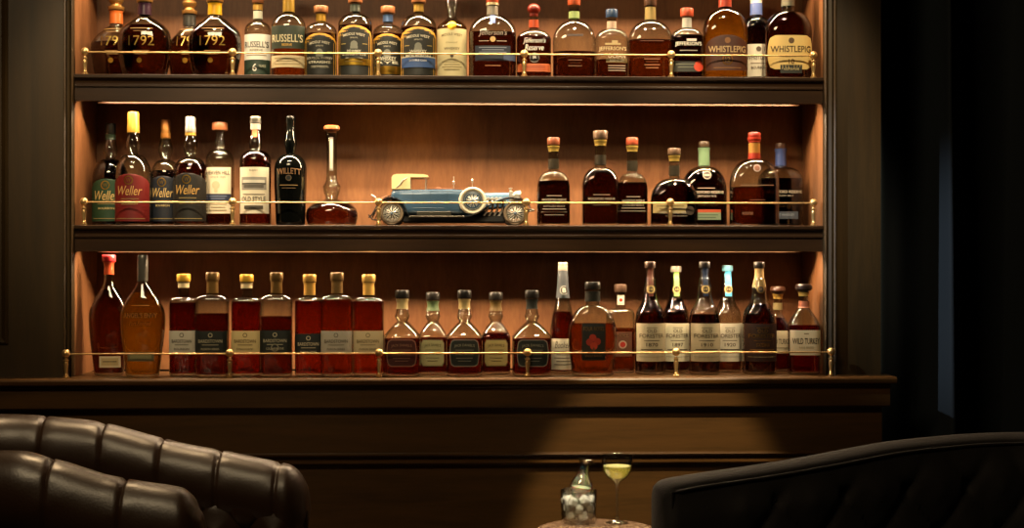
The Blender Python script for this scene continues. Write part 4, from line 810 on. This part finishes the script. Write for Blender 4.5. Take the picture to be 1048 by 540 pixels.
    b = MB(); b.lathe([(.012, .002), (.0145, .012), (.0172, Zc(516)), (.0228, Zc(507)), (.0240, Zc(503.5))], n=36); o = b.build('drink', plain('#e6eadc', .3, 0, 'cold_drink', Subsurface_Weight=.8, Subsurface_Scale=.02), Cf, True, 40); o['label'] = 'cloudy pale liquid filling the carafe'
glassware()

# ------------------------------------------------------------------ armchairs
def crom(P, t):
    n = len(P)-1; t = max(0, min(n-1e-6, t)); i = int(t); u = t-i
    p0, p1, p2, p3 = P[max(i-1,0)], P[i], P[i+1], P[min(i+2,n)]
    return Vector([.5*((2*b)+(c-a)*u+(2*a-5*b+4*c-d)*u*u+(-a+3*b-3*c+d)*u**3) for a, b, c, d in zip(p0, p1, p2, p3)])
def resample(P, step=.008):
    pts = [crom(P, i*.02) for i in range(int((len(P)-1)/.02)+1)]; L = [0]
    for a, b in zip(pts, pts[1:]): L.append(L[-1]+(b-a).length)
    n = int(L[-1]/step); out = []; j = 0
    for i in range(n+1):
        s = L[-1]*i/n
        while j < len(L)-2 and L[j+1] < s: j += 1
        u = (s-L[j])/max(L[j+1]-L[j], 1e-9); out.append(pts[j].lerp(pts[j+1], u))
    return out, L[-1]
def frames(pts):
    Ns = []
    for i, p in enumerate(pts):
        t = pts[min(i+1,len(pts)-1)]-pts[max(i-1,0)]; t.z = 0; t.normalize(); Ns.append((t, Vector((-t.y, t.x, 0))))
    return Ns
def tuft(u, v, du, dv, u0, v0, depth, cr):
    """diamond tufting: height below the pillow surface at arc length u and height v"""
    a = (u-u0)/du; c = (v-v0)/dv
    # buttons sit where a and c are both whole, or both half
    p, q = a+c, a-c
    fp, fq = abs(p-round(p)), abs(q-round(q))
    crease = max(exp(-(fp*du/cr)**2), exp(-(fq*du/cr)**2))
    btn = exp(-((fp**2+fq**2)*du*du)/(.020**2)); puff = (fp*fq)*4
    return depth*btn + .007*crease - .016*puff
LEATH = leather('brown_black_leather', '#28180b', .36, 0, .12, 240, .1)
def chair_left():
    zt = [(316, 484, -.82), (293, 475, -.81), (237, 463, -.80), (180, 452, -.79), (107, 433, -.78), (60, 427, -.78), (0, 424, -.79)]
    r = .062; P = []
    for px, py, Y in zt:
        X, Z, d = at(px, py, Y); P.append(Vector((X, Y, Z-r*1.3)))
    P += [Vector((-1.13, -.86, .775)), Vector((-1.23, -1.02, .78)), Vector((-1.20, -1.22, .775)), Vector((-1.06, -1.36, .765))]
    for px, py, Y in [(0, 462, -1.40), (43, 467, -1.41), (110, 487, -1.41), (150, 494, -1.41), (183, 499.5, -1.41), (212, 509, -1.41)]:
        X, Z, d = at(px, py, Y); P.append(Vector((X, Y, Z-r*1.28)))
    T = thing('leather_armchair', 'dark brown leather armchair with rolled, pleated arms and deep button tufting', 'armchair', (-.85, -1.1, 0))
    off = Matrix.Translation(-T.location)
    def bp(mb, name, m, ang=60):
        mb.v = [tuple(off @ Vector(v)) for v in mb.v]; return mb.build(name, m, T, True, ang)
    pts, L = resample(P, .004); Fr = frames(pts); n = len(pts); N = 28
    s_ = [L*i/(n-1) for i in range(n)]
    def seam(s):
        k = (s-.07)/.132; d = abs(k-round(k))*.132
        return d if -.2 < k < (L-.03)/.132 else 1
    rs = []
    for i, p in enumerate(pts):
        t, nn = Fr[i]; e = min(s_[i], L-s_[i]); rr = r
        if e < r*.8: rr = r*sqrt(max(.02, 1-(1-e/(r*.8))**2))
        d = seam(s_[i]); 
        ring = []
        for j in range(N):
            a = 2*pi*j/N
            pin = .0045*exp(-(d/.0028)**2)+.0012*exp(-(d/.014)**2)
            wr = .0012*sin(a*9+s_[i]*70)*exp(-(d/.03)**2)
            q = max(.004, rr-pin+wr)
            ring.append(p + nn*cos(a)*q + Vector((0,0,1))*sin(a)*q*1.32)
        rs.append([tuple(v) for v in ring])
    b = MB(); b.rings(rs); arm = bp(b, 'rolled_arm', LEATH)
    # upholstered walls under the roll: inside (tufted) and outside
    def wall(name, sgn, base_off, z_low, tufted):
        b = MB(); nz = 46; rows = []
        for i in range(0, n, 1):
            t, nn = Fr[i]; p = pts[i]; row = []
            for j in range(nz+1):
                v = j/nz; z = z_low + (p.z - z_low)*v
                hh = tuft(s_[i], z, .132, .17, .07+.066, .605, .034, .006) if tufted else .004*sin(z*30)
                rr = (base_off - hh*min(1, (1-v)*6+.15))*sqrt(max(.0, 1-(1-min(1, max(0, min(s_[i], L-s_[i])-.012)/.06))**2)); q = p + nn*sgn*rr; row.append((q.x, q.y, z))
            rows.append(row)
        b.rings(rows, closed=False); o = bp(b, name, LEATH); o.modifiers.new('thickness', 'SOLIDIFY').thickness = .012; return o
    # the inside of the U: the path runs far arm -> back -> near arm (counter-clockwise), so the inside is on the +normal side
    wall('inner_upholstery', 1, .042, .40, True); wall('outer_upholstery', -1, .048, .16, True)
    # arm fronts
    for i in (4, n-5):
        p = pts[i]; t, nn = Fr[i]; b = MB(); ring0 = []; 
        for zz, w in ((.16, .04), (.3, .042), (p.z-.12, .036), (p.z-.07, .02)):
            c = p.copy(); ring0.append([tuple(Vector((c.x, c.y, zz)) + nn*cos(a)*w + t*sin(a)*.03) for a in [2*pi*j/20 for j in range(20)]])
        b.rings(ring0); bp(b, 'arm_front', LEATH)
    # buttons
    for i in range(n):
        pass
    k = 0
    for sgn, bo in ((1, .042), (-1, .048)):
        for (row, v) in ((0, .605), (1, .52), (1, .69)):
            u = .07+.066 + (.066 if row else 0)
            while u < L-.05:
                i = min(n-1, int(u/L*(n-1))); t, nn = Fr[i]; p = pts[i]
                if v < p.z - .015:
                    b = MB(); c = p + nn*sgn*(bo-.028); b.sphere((c.x, c.y, v), .009, 12, 8); bp(b, 'button', LEATH); k += 1
                u += .132
    # seat and legs
    b = MB(); b.box(-1.18, -.40, -1.36, -.86, .30, .455, 0, .05); o = bp(b, 'seat_cushion', LEATH)
    b = MB(); b.box(-1.2, -.38, -1.40, -.82, .14, .30, 0, .01); bp(b, 'seat_frame', LEATH)
    for x in (-1.15, -.43):
        for y in (-1.36, -.86):
            b = MB(); b.lathe([(.014, 0), (.018, .02), (.026, .10), (.028, .145)], (x, y, 0), 16); bp(b, 'leg', W_DARK)
chair_left()

def chair_right():
    VEL = leather('dark_brown_velvet', '#120b08', .75, .08, .3, 300)
    zt = [(672, 492, -.98), (710, 485, -.95), (776, 475.5, -.90), (835, 465.5, -.85), (905, 452.5, -.78), (963, 446, -.73), (1005, 443, -.71), (1048, 442, -.71), (1095, 442, -.75)]
    P = []
    for px, py, Y in zt:
        X, Z, d = at(px, py, Y); P.append(Vector((X, Y, Z)))
    P += [Vector((1.66, -.92, .815)), Vector((1.72, -1.12, .805)), Vector((1.66, -1.34, .79)), Vector((1.50, -1.54, .765)), Vector((1.28, -1.70, .735)), Vector((1.06, -1.82, .71))]
    T = thing('velvet_armchair', 'dark brown velvet armchair with slab arm sloping up to a tufted back', 'armchair', (1.15, -1.25, 0))
    off = Matrix.Translation(-T.location)
    def bp(mb, name, m, ang=60):
        mb.v = [tuple(off @ Vector(v)) for v in mb.v]; return mb.build(name, m, T, True, ang)
    pts, L = resample(P, .008); Fr = frames(pts); n = len(pts); s_ = [L*i/(n-1) for i in range(n)]
    hw = .042
    # path runs clockwise seen from above: inside is on the right-hand (-normal) side
    rs = []
    for i, p in enumerate(pts):
        t, nn = Fr[i]; e = min(s_[i], L-s_[i]); sh = 1.0
        if e < .03: sh = sqrt(max(.04, 1-(1-e/.03)**2))
        zdrop = .02*(1-sh); ring = []; top = p.z - zdrop; w = hw*(.45+.55*sh); low = .15
        NZ = 44
        for j in range(NZ+1):                                   # inner face, bottom to top
            z = low+(top-.022-low)*j/NZ
            edge = min(1, (top-.03-z)/.05) if z < top-.03 else 0
            h = tuft(s_[i], z, .17, .20, .52, .585, .018, .012)*max(0, edge)*min(1, max(0, (s_[i]-.10)/.08)) if z > .42 else 0
            bul = .012*max(0, edge)
            ring.append(p - nn*(w+bul-h) + Vector((0,0,z-p.z)))
        for j in range(1, 10):                                  # rounded top
            a = pi*j/10; ring.append(p + nn*(-cos(a))*w + Vector((0,0,top-p.z-.022+.022*sin(a))))
        for j in range(8): ring.append(p + nn*w + Vector((0,0,top-.022-(top-.022-low)*j/7-p.z)))
        rs.append([tuple(v) for v in ring])
    b = MB(); b.rings(rs); bp(b, 'upholstered_arm_and_back', VEL, 50)
    for sgn in (-1, 1):
        b = MB(); q = []
        for i in range(2, n-2, 2):
            t, nn = Fr[i]; p = pts[i]; e = min(s_[i], L-s_[i]); sh = sqrt(max(.04, 1-(1-min(e,.03)/.03)**2))
            q.append(p + nn*sgn*hw*(.45+.55*sh)*1.04 + Vector((0,0,-.020)))
        i = 2; q.insert(0, Vector((q[0].x, q[0].y, .2)));
        b.tube(q, .0032, 8); bp(b, 'piping', VEL)
    for v, sh in ((.585, 0), (.685, .085), (.485, .085)):
        u = .52+sh-.17*2
        while u < L-.3:
            i = min(n-1, int(u/L*(n-1))); t, nn = Fr[i]; p = pts[i]
            if u > .15 and v < p.z-.06:
                b = MB(); c = p - nn*(hw-.012); b.sphere((c.x, c.y, v), .009, 12, 8); bp(b, 'button', VEL)
            u += .17
    poly = [(.50,-1.02),(1.0,-.84),(1.35,-.82),(1.58,-1.0),(1.62,-1.2),(1.5,-1.45),(1.1,-1.72)]
    cxm = sum(p[0] for p in poly)/7; cym = sum(p[1] for p in poly)/7
    def slab(z0, z1, k0, k1): return [[(cxm+(x-cxm)*k, cym+(y-cym)*k, z) for x, y in poly] for z, k in ((z0, k0), (z0+.03, k1), (z1-.04, k1), (z1, k0))]
    b = MB(); b.rings(slab(.30, .45, .93, .99)); bp(b, 'seat_cushion', VEL)
    b = MB(); b.rings(slab(.14, .30, .98, .99)); bp(b, 'seat_frame', VEL)
    for x, y in ((.55,-1.05),(1.1,-1.65),(1.5,-.95),(1.55,-1.35)):
        b = MB(); b.lathe([(.014, 0), (.018, .02), (.026, .10), (.028, .145)], (x, y, 0), 16); bp(b, 'leg', W_DARK)
chair_right()

# ------------------------------------------------------------------ light
def spot(name, loc, aim, e, ang, blend, col, rad=.03):
    L = bpy.data.lights.new(name, 'SPOT'); L.energy = e; L.spot_size = math.radians(ang); L.spot_blend = blend; L.color = col; L.shadow_soft_size = rad
    o = bpy.data.objects.new(name, L); COL.objects.link(o); o.location = loc
    o.rotation_euler = (Vector(aim)-Vector(loc)).to_track_quat('-Z', 'Y').to_euler()
def area(name, loc, aim, e, sx, sy, col):
    L = bpy.data.lights.new(name, 'AREA'); L.shape = 'RECTANGLE'; L.size = sx; L.size_y = sy; L.energy = e; L.color = col
    o = bpy.data.objects.new(name, L); COL.objects.link(o); o.location = loc
    o.rotation_euler = (Vector(aim)-Vector(loc)).to_track_quat('-Z', 'Y').to_euler()
tx = ax(607, YT); sx = ax(672, 0)
spot('ceiling_spot', (tx-.12, -1.75, 2.86), (tx-.005, -.66, .63), 680, 11, .5, (1, .84, .60), .02)
spot('ceiling_spot', (sx, -1.8, 2.86), (sx, -.247, .6), 420, 17, .35, (1, .78, .46), .02)
spot('ceiling_spot', (-.85, -.55, 2.86), (-.80, -1.05, .7), 100, 34, .7, (1, .68, .36), .05)
for x in (-.86, -.43, 0, .43, .86):
    spot('ceiling_spot', (x, -1.3, 2.86), (x-.02, 0, 1.57), 120, 27, .6, (1, .80, .50), .05)
area('ceiling_glow', (-.9, -2.6, 2.85), (-.9, -.4, 1.1), 32, 1.2, .5, (1, .76, .44))
spot('added_curtain_fill', (-1.8, -1.5, 2.8), (1.50, .1, 1.05), 460, 13, 1.0, (.74, .87, 1.0), .03)  # unseen cool spot, added so that the forward curtain fold catches light
w = bpy.data.worlds.new('room_air'); S.world = w; w.use_nodes = True
w.node_tree.nodes['Background'].inputs[0].default_value = (.9, .7, .5, 1); w.node_tree.nodes['Background'].inputs[1].default_value = .02

# ------------------------------------------------------------------ camera
cd = bpy.data.cameras.new('camera'); cam = bpy.data.objects.new('camera', cd); COL.objects.link(cam)
cam.location = (0, CAMY, CAMH); cam.rotation_euler = (pi/2, 0, -YAW)
cd.sensor_fit = 'HORIZONTAL'; cd.sensor_width = 36; cd.lens = 36*F/1048; cd.shift_y = -5/1048; cd.clip_start = .05
S.camera = cam
S.view_settings.view_transform = 'Standard'; S.view_settings.look = 'None'; S.view_settings.gamma = 1; S.view_settings.use_curve_mapping = False
S.view_settings.exposure = 0.14
S.cycles.max_bounces = 14; S.cycles.transparent_max_bounces = 28; S.cycles.transmission_bounces = 12; S.cycles.glossy_bounces = 5; S.cycles.diffuse_bounces = 4
S.cycles.sample_clamp_indirect = 4; S.cycles.use_denoising = True
S.cycles.caustics_refractive = False; S.cycles.caustics_reflective = False
